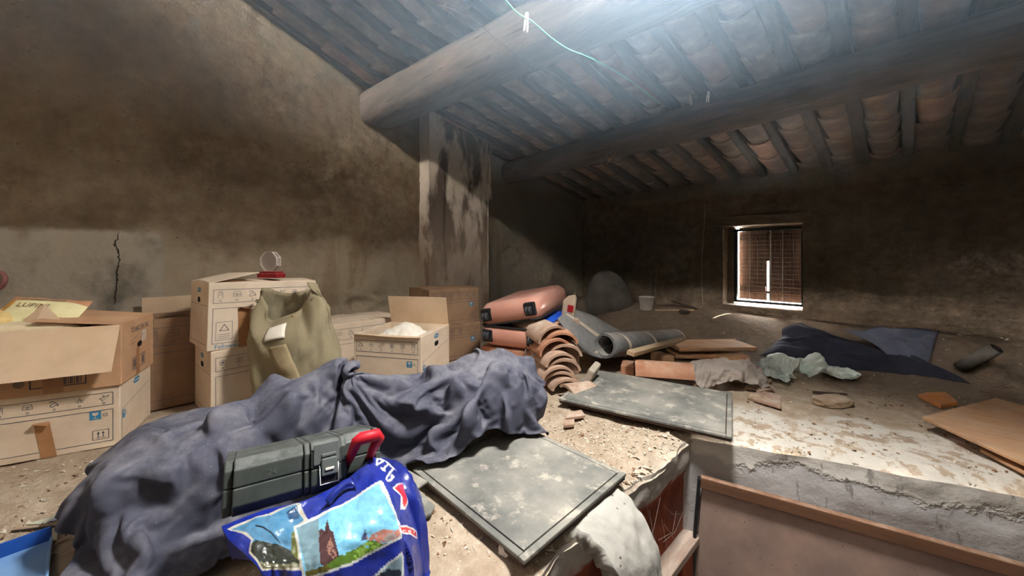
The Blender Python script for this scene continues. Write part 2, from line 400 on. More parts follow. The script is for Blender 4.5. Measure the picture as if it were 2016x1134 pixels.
# ------------------------------------------------------------------ roof: sheet, rafters, channel tiles, beams
sk = MB()
def sheet(x0, x1, y0, y1):
    a = .10; n = [(x, y, float(rz(y))+a) for y in (y0, y1) for x in (x0, x1)]
    sk.prism([n[0], n[1], n[3], n[2]], (0, 0, .04))
cuts = sorted([YF-.3, SKY0, SKY1, 1.25, YB+.5])
for (y0, y1) in zip(cuts[:-1], cuts[1:]):
    if y0 >= SKY0 and y1 <= SKY1: sheet(XL-.3, SKX0, y0, y1); sheet(SKX1, XR+.3, y0, y1)
    else: sheet(XL-.3, XR+.3, y0, y1)
M['roof_sheet'] = simple('roof_boarding', lin(74,64,56), lin(44,38,34), 5, .95, .3, 40)
ceiling = struct(sk.build('ceiling', M['roof_sheet']), 'underside of an old clay-tiled roof')
def m_tile():
    t = NT('sooty_clay_tile'); rnd = t.rand()
    n = t.noise(7, 5, .65)
    col = t.ramp(n, [(.3, lin(98,84,75)), (.55, lin(142,124,110)), (.75, lin(174,156,140))])
    col = t.mix(t.rng(rnd, .6, 1., 0, .45), col, lin(158,112,84))
    hs = t.n('ShaderNodeHueSaturation'); t.put(hs.inputs['Color'], col); t.put(hs.inputs['Value'], t.rng(rnd, 0, 1, .8, 1.15, False))
    nm = t.bump(t.noise(60, 4, .6), .35, .006); return t.out(hs.outputs[0], .92, nm, spec=.15)
M['tile'] = m_tile()
M['rafter'] = simple('grey_rafter_wood', lin(92,78,66), lin(50,42,36), 5, .9, .4, 30, .006, vary=.3, stretch=(6, .7, 6))
def tile_mesh(name, mat, w0=.20, w1=.155, ln=.42, sag=.058, th=.013, flip=1, seg=9, rag=0):
    mb = MB(); pts = []
    for k in (0, 1):
        for s in (0, 1):
            ww = (w0, w1)[s]/2; row = []
            for i in range(seg):
                a = math.pi*(i/(seg-1)) ; rr = 1 - k*th/ww
                row.append((-math.cos(a)*ww*rr, s*ln, flip*(-math.sin(a)*sag*(1 - k*th/sag) )))
            pts.append(row)
    n = seg; v = [p for r in pts for p in r]; f = []
    for i in range(n-1):
        f += [(i, i+1, n+i+1, n+i), (2*n+i+1, 2*n+i, 3*n+i, 3*n+i+1), (i+1, i, 2*n+i, 2*n+i+1), (n+i, n+i+1, 3*n+i+1, 3*n+i)]
    f += [(0, n, 3*n, 2*n), (n-1, 3*n-1, 4*n-1, 2*n-1)]
    mb.add(v, f); me = mb.mesh(name, mat, True)
    bm = bmesh.new(); bm.from_mesh(me); bmesh.ops.recalc_face_normals(bm, faces=bm.faces); bm.to_mesh(me); bm.free()
    try: me.set_sharp_from_angle(angle=R(50))
    except Exception: pass
    return me
roof_tile_me = tile_mesh('roof_tile', M['tile'])
PITCH = .245; X0 = -.23
rows = [k for k in range(-13, 11)]
rf_mb = {}
for k in rows:
    xr = X0 + k*PITCH
    if xr < XL+.02 or xr > 2.4: continue
    segs = [(.15, 1.25), (1.25, YB+.2)] if not (SKX0-.06 < xr < SKX1+.06) else [(max(SKY1+.03, 1.12), YB+.2)]
    mb = MB(); j = random.uniform(-.012, .012); wd = random.uniform(.055, .08)
    for (a, b) in segs:
        z0, z1 = float(rz(a)), float(rz(b)); drop = random.uniform(-.006, .01)
        mb.prism([(xr-wd/2+j, a, z0-drop), (xr+wd/2+j, a, z0-drop), (xr+wd/2-j, b, z1-drop), (xr-wd/2-j, b, z1-drop)], (0, 0, .07))
    mb.build('rafter', M['rafter'], ceiling, bevel=.006, seg=1)
EXPO = .335
for k in rows:
    xc = X0 + (k+.5)*PITCH
    if xc < XL or xc > 2.3: continue
    y = .12 + random.uniform(-.1, .1) if xc < -.9 else (1.25 + random.uniform(-.1, .1) if xc < .6 else 1.9+random.uniform(-.1, .1))
    while y < YB+.1:
        inside = SKX0-.1 < xc < SKX1+.1 and y < SKY1
        if not inside:
            sl = .437 if y+.2 < 1.25 else .202
            o = link('roof_tile', roof_tile_me, ceiling)
            o.location = (xc + random.uniform(-.008, .008), y, float(rz(y)) + .062 + random.uniform(-.006, .006))
            o.rotation_euler = (-math.atan(sl) + .035 + random.uniform(-.012, .012), random.uniform(-.05, .05), random.uniform(-.03, .03))
            sc = random.uniform(.95, 1.04); o.scale = (sc, 1, sc)
        y += EXPO * random.uniform(.94, 1.06)

def m_beam():
    t = NT('old_beam_wood'); v = t.map((.8, 6, 6)); n = t.noise(4, 6, .62, v, .4); n2 = t.noise(1.6, 4, .6)
    col = t.ramp(t.mix(.35, n, n2), [(.3, lin(52,45,39)), (.5, lin(88,78,69)), (.7, lin(116,104,94))])
    ck = t.rng(t.noise(3, 3, .5, t.map((.35, 9, 9))), .66, .69); col = t.mix(t.math('MULTIPLY', ck, .7), col, lin(36,28,24))
    nm = t.bump(t.math('SUBTRACT', n, ck), .5, .02); return t.out(col, .9, nm, spec=.2)
M['beam'] = m_beam()
def log_beam(a, b, ry, rzv, power, seed, n=70, m=28):
    a, b = Vector(a), Vector(b); g = np.zeros((n, m+1, 3)); ax = (b-a).normalized(); side = Vector((-ax.y, ax.x, 0)).normalized(); up = ax.cross(side); up = up if up.z > 0 else -up
    for i in range(n):
        s = i/(n-1); c = a.lerp(b, s); L = (b-a).length*s
        for j in range(m+1):
            th = 2*math.pi*(j % m)/m; cu, sv = math.cos(th), math.sin(th)
            e = 2/power; u = math.copysign(abs(cu)**e, cu); v = math.copysign(abs(sv)**e, sv)
            k = 1 + .06*float(fbm(L*1.2+seed, cu*1.3, sv*1.3, 3)) + .02*float(fbm(L*5, cu*5+seed, sv*5, 2))
            g[i, j] = c + side*(u*ry*k) + up*(v*rzv*k)
    mb = MB().grid(g); mb.add([p for p in g[0, :m]], [tuple(range(m))]); mb.add([p for p in g[-1, :m]], [tuple(range(m))[::-1]])
    return mb
tag(log_beam((XL-.1, 1.33, 2.15), (.9, 1.77, 2.05), .148, .15, 3.6, 1.).build('timber_purlin', M['beam'], smooth=True, recalc=True), 'thick squared roof beam crossing near the top of the photo', 'beam', 'roof beams')
tag(log_beam((XL-.1, 2.92, 1.83), (2.7, 2.66, 1.87), .115, .125, 2.3, 9.).build('timber_purlin', M['beam'], smooth=True, recalc=True), 'round log roof beam above the little barred window', 'beam', 'roof beams')

# portal in the roof light
pl = bpy.data.lights.new('skylight_portal', 'AREA'); pl.shape = 'RECTANGLE'; pl.size = SKX1-SKX0; pl.size_y = SKY1-SKY0; pl.cycles.is_portal = True
po = link('skylight_portal', pl); po.location = ((SKX0+SKX1)/2, (SKY0+SKY1)/2, float(rz((SKY0+SKY1)/2))+.16)

# ------------------------------------------------------------------ window
M['dark_metal'] = simple('dark_green_frame', lin(40,46,44), lin(26,30,30), 20, .6, .15, 80)
M['wire'] = simple('grey_wire', lin(120,116,110), lin(80,76,70), 30, .5, .1, 80, metal=.6)
M['shutter'] = simple('brown_shutter_wood', lin(104,78,66), lin(70,54,46), 6, .85, .35, 30, .004, stretch=(8, 8, .8))
M['lintel'] = simple('weathered_lintel', lin(128,112,94), lin(86,74,62), 7, .9, .4, 30, .008, stretch=(.8, 5, 5))
win = struct(empty('window_1', ((WX0+WX1)/2, YB+.16, WZ0)), 'small barred window with closed brown shutters')
def inwin(): return win
def wpart(mb, name, mat, parent=None, **kw):
    o = mb.build(name, mat, parent or win, **kw); o.matrix_parent_inverse = Matrix.Identity(4)
    return o
wo = Vector(win.location)
def L(x, y, z): return (x - wo.x, y - wo.y, z - wo.z)
fx0, fx1, fz0, fz1, fy = WX0+.075, WX1-.005, WZ0+.02, WZ1-.02, YB+.17
for c, d in (((fx0, fy, (fz0+fz1)/2), (.03, .05, fz1-fz0)), ((fx1-.012, fy, (fz0+fz1)/2), (.034, .05, fz1-fz0)), (((fx0+fx1)/2, fy, fz1-.015), (fx1-fx0+.03, .05, .03)), (((fx0+fx1)/2, fy, fz0+.012), (fx1-fx0+.03, .05, .024))):
    wpart(MB().box(L(*c), d), 'frame_bar', M['dark_metal'], bevel=.004)
for i in range(17):
    z = fz0 + .05 + i*(fz1-fz0-.1)/16
    a, b = L(fx0+.01, fy-.012, z), L(fx1-.02, fy-.012, z + random.uniform(-.004, .004))
    m_ = tuple((p+q)/2 + (0, 0, random.uniform(-.004, .003))[k] for k, (p, q) in enumerate(zip(a, b)))
    wpart(MB().tube([a, m_, b], .0018, 5), 'grille_wire', M['wire'])
for k, (fr, rr) in enumerate(((.22, .003), (.53, .006), (.70, .003))):
    x = fx0 + (fx1-fx0)*fr
    wpart(MB().tube([L(x, fy-.006, fz0+.01), L(x+.002, fy-.006, fz1-.02)], rr, 7), 'grille_bar', M['wire'])
# plaster fill strip beside the frame
wpart(MB().box(L(WX0+.028, fy+.02, (WZ0+WZ1)/2), (.07, .09, WZ1-WZ0)), 'jamb_fill', M['back'], bevel=.008)
# two shutter leaves, planks with battens, standing a little open all round
sy = YW - .03; mid = -.985
for (a, b, nm) in ((WX0+.080, mid-.008, 'left'), (mid+.008, WX1-.012, 'right')):
    leaf = link('shutter', None, win); leaf.location = (0, 0, 0)
    npl = 3; wpl = (b-a)/npl
    for i in range(npl):
        xa, xb = a + i*wpl, a + (i+1)*wpl - .0005
        z0 = fz0 + (.026 if nm == 'left' else .022)
        MB().box(L((xa+xb)/2, sy + random.uniform(-.001, .001), (z0+WZ1+.02)/2), (xb-xa, .014, WZ1+.02-z0)).build('plank', M['shutter'], leaf, bevel=.002, seg=1)
    for z in (WZ0+.16, WZ1-.11):
        MB().box(L((a+b)/2, sy-.02, z), (b-a-.02, .016, .07)).build('batten', M['shutter'], leaf, bevel=.003, seg=1)
wpart(MB().box(L(mid, sy-.016, (WZ1+.80)/2), (.05, .014, WZ1-.80)), 'added_slit_strip', M['shutter'], bevel=.002)  # added strips that block daylight along part of the slit
wpart(MB().box(L(mid, sy-.016, WZ0+.135), (.05, .014, .03)), 'added_slit_strip', M['shutter'], bevel=.002)
lt = MB().box(((WX0+WX1)/2, YB+.06, WZ1+.055), (WX1-WX0+.12, .17, .11))
lo = lt.build('lintel', M['lintel'], win, bevel=.012); lo.location = -wo
# loose cable hanging on the window wall
cab = [PY(1388, 400, YB-.05), PY(1386, 450, YB-.05), PY(1382, 500, YB-.05), PY(1381, 550, YB-.06), PY(1384, 600, YB-.06)]
M['pale_cord'] = simple('pale_cord', lin(150,142,128), None, 20, .7, 0)
tag(MB().tube(cab, .003, 6).build('hanging_cable', M['pale_cord'], smooth=True), 'thin pale cable hanging down the window wall', 'cable')

# ------------------------------------------------------------------ cartons
def m_card(name, a, b, ribs=0):
    t = NT(name); n = t.noise(5, 5, .6); col = t.mix(t.rng(n, .3, .7), b, a)
    col = t.mix(t.rng(t.noise(2.2, 4, .6, t.map((1,1,1), (5,5,5))), .55, .75, 0, .25), col, lin(150,110,80))
    w_ = t.n('ShaderNodeTexWave', wave_type='BANDS', bands_direction='Z'); t.put(w_.inputs['Vector'], t.co()); w_.inputs['Scale'].default_value = 45
    nm = t.bump(w_.outputs['Fac'], .04, .002); nm = t.bump(n, .15, .01, nm)
    return t.out(col, .8, nm, spec=.2)
M['card'] = m_card('brown_cardboard', lin(206,168,132), lin(190,150,115))
M['card_in'] = m_card('cardboard_inside', lin(220,194,163), lin(206,179,147))
M['card_white'] = m_card('pale_printed_cardboard', lin(230,213,190), lin(216,197,172))
M['card_dark'] = m_card('darker_cardboard', lin(160,130,102), lin(136,108,84))  # darker card; the box between the stacks has its shade in it
M['ink'] = simple('grey_blue_ink', lin(74,78,92), lin(90,94,104), 60, .8, 0)
M['ink_blue'] = simple('blue_ink', lin(48,128,172), lin(64,140,180), 40, .7, 0)
M['ink_pale'] = simple('faded_ink', lin(150,132,112), lin(132,116,98), 40, .8, 0)
M['tape'] = simple('brown_packing_tape', lin(176,130,90), lin(160,116,78), 10, .35, .1, 30, spec=.5)
M['black'] = simple('hole_black', lin(24,20,18), None, 10, .9, 0)
M['sticker'] = simple('pale_sticker', lin(222,206,190), None, 30, .6, 0)

class Print:
    """flat printed marks laid on one face of a box; uv in metres on that face"""
    def __init__(s, fn): s.fn = fn; s.mb = {}
    def _q(s, ink, pts, off=.0009):
        mb = s.mb.setdefault(ink, MB()); mb.add([s.fn(u, v, off) for u, v in pts], [tuple(range(len(pts)))])
    def rect(s, ink, u0, v0, u1, v1, off=.0009): s._q(ink, [(u0, v0), (u1, v0), (u1, v1), (u0, v1)], off)
    def line(s, ink, pts, w=.0018):
        for (a, b) in zip(pts[:-1], pts[1:]):
            d = Vector((b[0]-a[0], b[1]-a[1]))
            if d.length < 1e-6: continue
            d.normalize(); n = Vector((-d.y, d.x))*w/2; e = d*w/2
            s._q(ink, [(a[0]-n.x-e.x, a[1]-n.y-e.y), (b[0]-n.x+e.x, b[1]-n.y+e.y), (b[0]+n.x+e.x, b[1]+n.y+e.y), (a[0]+n.x-e.x, a[1]+n.y-e.y)])
    def frame(s, ink, u0, v0, u1, v1, w=.0022): s.line(ink, [(u0, v0), (u1, v0), (u1, v1), (u0, v1), (u0, v0)], w)
    def circ(s, ink, u, v, r, w=.0018, a0=0, a1=360, n=14): s.line(ink, [(u+r*math.cos(R(a0+(a1-a0)*i/n)), v+r*math.sin(R(a0+(a1-a0)*i/n))) for i in range(n+1)], w)
    def disc(s, ink, u, v, r, off=.0009): s._q(ink, [(u+r*math.cos(R(i*30)), v+r*math.sin(R(i*30))) for i in range(12)], off)
    def icon(s, ink, u, v, r, k):
        ln = lambda p, w=.0016: s.line(ink, [(u+a*r, v+b*r) for a, b in p], w)
        if k == 0: ln([(-.5,-.9),(-.5,.6),(.5,.6),(.5,-.9)]); ln([(-.5,0),(.5,0)]); ln([(-.2,.6),(-.2,1),(.3,1),(.3,.6)]); ln([(0,.3),(.2,.3)])
        elif k == 1: ln([(-1,-.2),(-.2,.1),(.9,.7),(1,.4),(.2,-.3),(-.4,-.9),(-.6,-.4),(-1,-.2)]); ln([(-.2,.1),(-.3,.7),(.3,.4)])
        elif k == 2: ln([(-.9,-.5),(.9,-.5),(.9,.2),(-.9,.2),(-.9,-.5)]); ln([(-.9,.2),(-.6,.8),(.7,.8),(.9,.2)]); s.circ(ink, u, v-.1*r, r*.25, .0015)
        elif k == 3: s.circ(ink, u, v, r*.7, .0018); s.disc(ink, u, v, r*.24); [ln([(.24*math.cos(R(q)), .24*math.sin(R(q))), (.66*math.cos(R(q)), .66*math.sin(R(q)))]) for q in range(18, 378, 72)]
        elif k == 4: ln([(-.8,-.6),(-.2,-.7),(.3,-.3),(.8,-.5),(.5,.2),(-.1,.3),(-.6,0),(-.8,-.6)], .0025); ln([(-.9,.6),(-.3,.9),(.2,.5)], .0025)
        elif k == 5: ln([(-.6,-.7),(.6,-.7),(.6,.7),(-.6,.7),(-.6,-.7)]); ln([(-.6,.2),(.6,.2)]); ln([(-.6,-.2),(.6,-.2)]); ln([(0,-.7),(0,.7)])
        else: ln([(-1,0),(1,.1)]); ln([(-.4,-.4),(0,.8),(.4,-.4)]); ln([(-.7,-.5),(.7,-.5)])
        s.frame(ink, u-r*.22, v-r*1.75, u+r*.22, v-r*1.31, .0014)
    def glass(s, u, v, w, h):
        s.rect('ink_blue', u, v, u+w, v+h); c = u+w/2
        s._q('sticker', [(c-w*.3, v+h*.85), (c-w*.18, v+h*.5), (c+w*.18, v+h*.5), (c+w*.3, v+h*.85)], .0013); s.rect('sticker', c-w*.03, v+h*.2, c+w*.03, v+h*.5, .0013); s.rect('sticker', c-w*.18, v+h*.14, c+w*.18, v+h*.2, .0013)
        s.frame('ink', u+w*1.2, v+h*.3, u+w*1.55, v+h*.6, .0014)
    def arrows(s, u, v, w, h):
        s.frame('ink', u, v, u+w, v+h, .0018)
        for c in (u+w*.35, u+w*.65):
            s.line('ink', [(c, v+h*.25), (c, v+h*.75)], .0025); s._q('ink', [(c-w*.1, v+h*.6), (c+w*.1, v+h*.6), (c, v+h*.85)])
        s.line('ink', [(u+w*.2, v+h*.18), (u+w*.8, v+h*.18)], .0015)
    def oval(s, u, v, w, h):
        s._q('ink_blue', [(u-w/2, v-h*.15), (u-w*.3, v-h/2), (u+w*.3, v-h/2), (u+w/2, v+h*.15), (u+w*.3, v+h/2), (u-w*.3, v+h/2)]); s.rect('sticker', u-w*.36, v-h*.12, u+w*.36, v+h*.12, .0013)
    def text(s, ink, u, v, size, txt):
        cu = bpy.data.curves.new('lettering', 'FONT'); cu.body = txt; cu.size = size; cu.resolution_u = 2
        ob = bpy.data.objects.new('lettering', cu); COL.objects.link(ob); dg = bpy.context.evaluated_depsgraph_get()
        me = bpy.data.meshes.new_from_object(ob.evaluated_get(dg)); bpy.data.objects.remove(ob)
        mb = s.mb.setdefault(ink, MB()); mb.add([s.fn(u+p.co.x, v+p.co.y, .0011) for p in me.vertices], [tuple(p.vertices) for p in me.polygons]); bpy.data.meshes.remove(me)
    def done(s, parent):
        for ink, mb in s.mb.items(): mb.build('print', M[ink], parent)['kind'] = 'stuff'

def carton(name, label, corner, z0, phi, lx, ly, h, m_out, m_in, flaps=(), yneg=False, tilt=(0, 0), open_top=False, cat='cardboard box', group=None):
    """corner = a bottom corner of the front (+x) face; the box runs back along -x and along +y (or -y when yneg)"""
    r = empty(name, (corner[0], corner[1], z0), (tilt[0], tilt[1], phi)); tag(r, label, cat, group)
    ya, yb = (-ly, 0) if yneg else (0, ly); T = .005
    yc = (ya+yb)/2
    mb = MB(); mb.box((-T/2, yc, h/2), (T, ly, h)).box((-lx+T/2, yc, h/2), (T, ly, h)).box((-lx/2, ya+T/2, h/2), (lx-2*T, T, h)).box((-lx/2, yb-T/2, h/2), (lx-2*T, T, h)).box((-lx/2, yc, T/2), (lx-2*T, ly-2*T, T))
    mb.build('body', m_out, r, bevel=.002, seg=1)
    hinge = {'front': ((-T/2, ya, h), (-T/2, yb, h), (-1, 0)), 'back': ((-lx+T/2, yb, h), (-lx+T/2, ya, h), (1, 0)), 'near': ((-lx, ya+T/2, h), (0, ya+T/2, h), (0, 1)), 'far': ((0, yb-T/2, h), (-lx, yb-T/2, h), (0, -1))}
    if not flaps and not open_top: flaps = (('near', lx*.0+ly*.42, 1.5, 0), ('far', ly*.42, 1.5, 0), ('front', lx*.499, 2.5, 0), ('back', lx*.499, 3, 0))
    for (e, ln, ang, skew) in flaps:
        a, b, n = hinge[e]; a, b = Vector(a), Vector(b); d = Vector((n[0]*math.cos(R(ang)), n[1]*math.cos(R(ang)), math.sin(R(ang))))
        ed = (b-a).normalized(); nn = d.cross(ed)
        ins = .004; a2, b2 = a + ed*ins, b - ed*ins
        k = 7; g = np.zeros((k, 6, 3))
        for i in range(k):
            for j in range(6):
                u = i/(k-1); v = j/5; p = a2.lerp(b2, u) + d*(ln*v*(1 + skew*(u-.5))) + nn*(.010*math.sin(v*2.2)*ln*(1 if ang > 20 else 0) + .004*math.sin(u*5+ang)*v*(1 if ang > 20 else 0))
                g[i, j] = p
        MB().grid(g).build('flap', m_in if ang > 20 else m_out, r, solid=.004)
    def face(which):
        if which == 'front': return lambda u, v, o: (o, (ya + u), v)          # u runs towards +y
        if which == 'far': return lambda u, v, o: (-u, yb + o, v)              # u runs back from the front edge
        if which == 'near': return lambda u, v, o: (-lx + u, ya - o, v)
    r['_'] = 0; del r['_']
    return r, face
def moving_print(r, face, ly, h, lx, extra=True, start=0, ink='ink', far=True, near=False):
    p = Print(face('front'))
    p.frame(ink, .02, h*.70, ly-.022, h*.90)
    n = max(4, int(ly/.075))
    for i in range(n): p.icon(ink, .05 + (ly-.10)*i/(n-1), h*.82, h*.055, (i*2+start) % 7)
    p.frame(ink, .02, h*.10, ly-.022, h*.62)
    if extra: p.glass(ly-.095, h*.48, .036, .036); p.arrows(ly-.085, h*.15, .05, .04)
    p.done(r)
    if far:
        q = Print(face('far')); q.line(ink, [(.02, h*.06), (.02, h*.56), (lx-.02, h*.72)], .002); q.oval(lx*.5, h*.90, .075, .026); q.glass(.026, h*.40, .028, .036)
        q.done(r)
    if near:
        q = Print(face('near')); q.oval(lx*.5, h*.88, .07, .024); q.line(ink, [(.02, h*.66), (lx-.02, h*.66)], .002); q.line(ink, [(.02, h*.08), (lx-.02, h*.08)], .002); q.done(r)
def hand_hole(r, face, which, u, v, w=.06, h=.028):
    f = face(which); pts = []
    for sgn, c in ((1, u+w/2-h/2), (-1, u-w/2+h/2)):
        pts += [(c + sgn*h/2*math.cos(R(a)) , v + sgn*h/2*math.sin(R(a))) for a in range(-90, 91, 30)]
    MB().add([f(a, b, .0012) for a, b in pts], [tuple(range(len(pts)))]).build('hand_hole', M['black'], r)
def tape(r, face, which, u, v0, v1, w=.05, lean=0, loose=True):
    f = face(which); MB().add([f(u, v0, .0014), f(u+w, v0, .0014), f(u+w+lean, v1, .0014), f(u+lean, v1, .0014)], [(0, 1, 2, 3)]).build('tape', M['tape'], r)
    if loose:
        MB().add([f(u+lean, v1, .0014), f(u+w+lean, v1, .0014), f(u+w+lean+.004, v1-.012, .022), f(u+lean+.006, v1+.004, .026), f(u+lean+.002, v1-.006, .014)], [(0, 1, 2, 3), (0, 3, 4)]).build('tape_curl', M['tape'], r)

# lower left box and the open brown box on it
PHI = R(-14)
c0 = PZ(236, 878, 0)
ra, fa = carton('moving_box', 'pale printed moving box on the floor under the open brown carton', c0, .006, PHI, .36, .62, .268, M['card_white'], M['card_in'], yneg=True)
moving_print(ra, fa, .62, .268, .36, start=1)
tape(ra, fa, 'front', .62-.235, .0, .15, .045, -.022); tape(ra, fa, 'front', .62-.42, 0, .165, .05, -.01, False)
rb, fb = carton('open_carton', 'open brown carton with hanging front flap and yellow cloths inside', (c0.x+.012, c0.y+.005, 0), .275, PHI, .38, .62, .27, M['card'], M['card_in'], yneg=True, open_top=True,
    flaps=(('front', .205, 247, .0), ('far', .27, 8, 0), ('back', .15, 235, .0)))
p = Print(fb('far')); p.text('ink', .10, .215, .034, '72 SACCH. NL'); p.rect('sticker', .225, .15, .285, .205); p.text('ink', .235, .18, .012, 'NL 72')
p.line('ink_pale', [(.10, .175), (.17, .19)], .004); p.line('ink_pale', [(.10, .16), (.15, .165)], .004)
p.frame('ink', .12, .035, .27, .09, .003); [p.rect('ink', .128+i*.006, .042, .128+i*.006+(.002 if i % 3 else .004), .083) for i in range(6)]; [p.rect('ink', .225+i*.006, .042, .225+i*.006+(.002 if i % 2 else .004), .083) for i in range(6)]
p.done(rb)
p = Print(fb('front')); p.frame('ink', .62-.27, .028, .62-.11, .078, .004); [p.rect('ink', .62-.175+i*.0062, .033, .62-.175+i*.0062+(.0022 if i % 3 else .0042), .073) for i in range(9)]; p.disc('ink_pale', .62-.30, .052, .016); p.done(rb)
tape(rb, fb, 'front', .62-.235, 0, .085, .06, 0, False); tape(rb, fb, 'far', .165, 0, .13, .035, 0, False)
hand_hole(rb, fb, 'far', .20, .145, .055, .026)
tb = rb.matrix_basis.copy()
bx = Matrix.Translation(rb.location) @ Euler(rb.rotation_euler).to_matrix().to_4x4()
def inbox(m, x, y, z): return m @ Vector((x, y, z))
# small triangular inner flap standing up
MB().prism([(-.015, -.275, .272), (-.015, -.275+.10, .272), (-.16, -.30, .36), (-.18, -.38, .33)], (-.002, .003, .003)).build('torn_flap', M['card_in'], rb)
M['yellow_cloth'] = simple('yellow_cloth', lin(236,212,150), lin(220,190,122), 8, .95, .4, 160, .004)
M['cream_cloth'] = simple('cream_cloth', lin(238,226,196), lin(226,208,168), 8, .95, .4, 160, .004)
def folded(name, label, c, dims, rot, mat, layers=2, cat='cloth', group=None):
    r = empty(name, c, rot); tag(r, label, cat, group); lz = dims[2]/layers
    for i in range(layers):
        n = 26; m = 18; g = np.zeros((n, m+1, 3))
        for a in range(n):
            s = a/(n-1)*2-1; e = max(.05, (1-abs(s)**8))**.5
            for b in range(m+1):
                th = 2*math.pi*(b % m)/m; cu, sv = math.cos(th), math.sin(th); ex = .45
                yv = math.copysign(abs(cu)**ex, cu)*dims[1]/2*(.9+.1*e); zv = math.copysign(abs(sv)**.8, sv)*lz/2*e*(1.02)
                g[a, b] = (s*dims[0]/2*(1-.03*i), yv, lz*(i+.5)+zv + .006*float(fbm(s*3+i*7, yv*9, 1., 2)))
        mb = MB().grid(g); mb.add(g[0, :m].tolist(), [tuple(range(m))]); mb.add(g[-1, :m].tolist(), [tuple(range(m))[::-1]])
        mb.build('fold', mat, r, smooth=True, recalc=True)
    return r
folded('folded_towel', 'folded yellow towels in the open brown carton', inbox(bx, -.18, -.50, .20), (.27, .22, .14), (0, 0, PHI+R(90)), M['yellow_cloth'], 2, 'towel')
folded('cream_cloth', 'cream cloth just behind the hanging carton flap', inbox(bx, -.085, -.31, .185), (.36, .14, .11), (0, 0, PHI+R(90)), M['cream_cloth'], 2)
# printed paper sack lying in the carton
def m_sack():
    t = NT('printed_sack'); y = t.sep()
    col = t.mix(t.rng(y[0], -.095, -.11), lin(236,228,176), lin(214,160,70))
    col = t.mix(t.rng(y[1], .045, .05), col, lin(204,150,110)); nm = t.bump(t.noise(18, 4), .4, .01); return t.out(col, .5, nm, spec=.4)
sk_ = empty('seed_sack', inbox(bx, -.17, -.31, .325), (R(38), R(7), PHI+R(82))); tag(sk_, 'small yellow printed sack poking out of the open brown carton', 'sack')
n = 24; u = np.linspace(-1, 1, n); U, V = np.meshgrid(u, u, indexing='ij'); th = .028*(1-U**4)*(1-V**4)
top = np.stack([U*.13, V*.085, th + .006*fbm(U*3, V*3, 2, 3)], -1); bot = np.stack([U*.13, V*.085, -th], -1)
MB().grid(top).grid(bot[:, ::-1]).build('sack_body', m_sack(), sk_, smooth=True)
pt = Print(lambda a, b, o: (a, b, .031 + o)); pt.text('ink', -.075, .0, .034, 'LUPINI'); pt.line('ink_pale', [(-.08, .048), (.06, .048)], .005); pt.mb['ink_red'] = pt.mb.pop('ink')
M['ink_red'] = simple('brown_red_ink', lin(128,84,60), None, 30, .7, 0); pt.done(sk_)

# dark box between the two stacks, flap open towards the wall
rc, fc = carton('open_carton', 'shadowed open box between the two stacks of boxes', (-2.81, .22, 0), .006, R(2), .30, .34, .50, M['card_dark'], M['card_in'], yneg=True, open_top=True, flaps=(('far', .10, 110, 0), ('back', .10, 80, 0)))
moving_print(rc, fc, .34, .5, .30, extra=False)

# tall stack: two moving boxes
PB = R(8)
cb = PZ(409, 832, 0)
r1, f1 = carton('moving_box', 'lower moving box of the stack behind the olive duffel bag', (cb.x-.004, cb.y+.012, 0), .006, PB, .35, .53, .35, M['card_white'], M['card_in'])
moving_print(r1, f1, .53, .35, .35, extra=False, start=3, near=True, far=False); hand_hole(r1, f1, 'near', .175, .26)
r2, f2 = carton('moving_box', 'upper moving box of the stack, with the hazard lamp on it', (cb.x-.004, cb.y-.004, 0), .362, PB+R(1), .36, .53, .35, M['card_white'], M['card_in'], open_top=True,
    flaps=(('far', .20, 1.5, 0), ('back', .17, 2.5, 0), ('front', .17, 3.5, 0), ('near', .20, 14, .25)), tilt=(R(-1.5), 0))
moving_print(r2, f2, .53, .35, .36, extra=False, start=0, near=True, far=False); hand_hole(r2, f2, 'near', .18, .255, .05, .03)
p = Print(f2('front')); p.frame('ink', .035, .05, .105, .145, .0018); p.line('ink', [(.05, .10), (.07, .132), (.09, .10), (.05, .10)], .003); [p.line('ink', [(.045, .06+k*.01), (.095, .06+k*.01)], .002) for k in range(3)]; p.text('ink_blue', .03, .008, .03, 'Fellowes'); p.done(r2)
tape(r2, f2, 'front', .135, .0, .215, .055, -.008)
# hazard lamp: red base, clear eight-sided lens
lb = Matrix.Translation(r2.location) @ Euler(r2.rotation_euler).to_matrix().to_4x4()
lp = inbox(lb, -.08, .31, .372)
lamp = empty('hazard_lamp', (lp.x, lp.y, lp.z), (0, 0, TH-R(12))); tag(lamp, 'hazard lamp with red base and clear octagonal lens on top of the box stack', 'lamp')
M['red_plastic'] = simple('dusty_red_plastic', lin(150,34,38), lin(120,24,30), 12, .5, .1, 60, dust=.4)
def m_lens():
    t = NT('clear_dusty_lens'); b = t.b; b.inputs['Base Color'].default_value = (*lin(206,196,188), 1); b.inputs['Roughness'].default_value = .35; b.inputs['Transmission Weight'].default_value = .75; b.inputs['IOR'].default_value = 1.2; return t.m
M['lens'] = m_lens(); M['lens_rim'] = simple('pale_lens_rim', lin(214,204,194), None, 20, .5, 0)
MB().box((0, 0, .012), (.135, .07, .026)).build('base', M['red_plastic'], lamp, bevel=.004)
MB().box((0, 0, .030), (.115, .055, .012)).build('base_cap', M['red_plastic'], lamp, bevel=.003)
oc = [(.062*math.cos(R(22.5+45*i)), .062*math.sin(R(22.5+45*i))) for i in range(8)]
MB().prism([(x-.006, -.014, .095+z) for x, z in oc], (0, .028, 0)).build('lens', M['lens'], lamp, bevel=.004)
rim = MB()
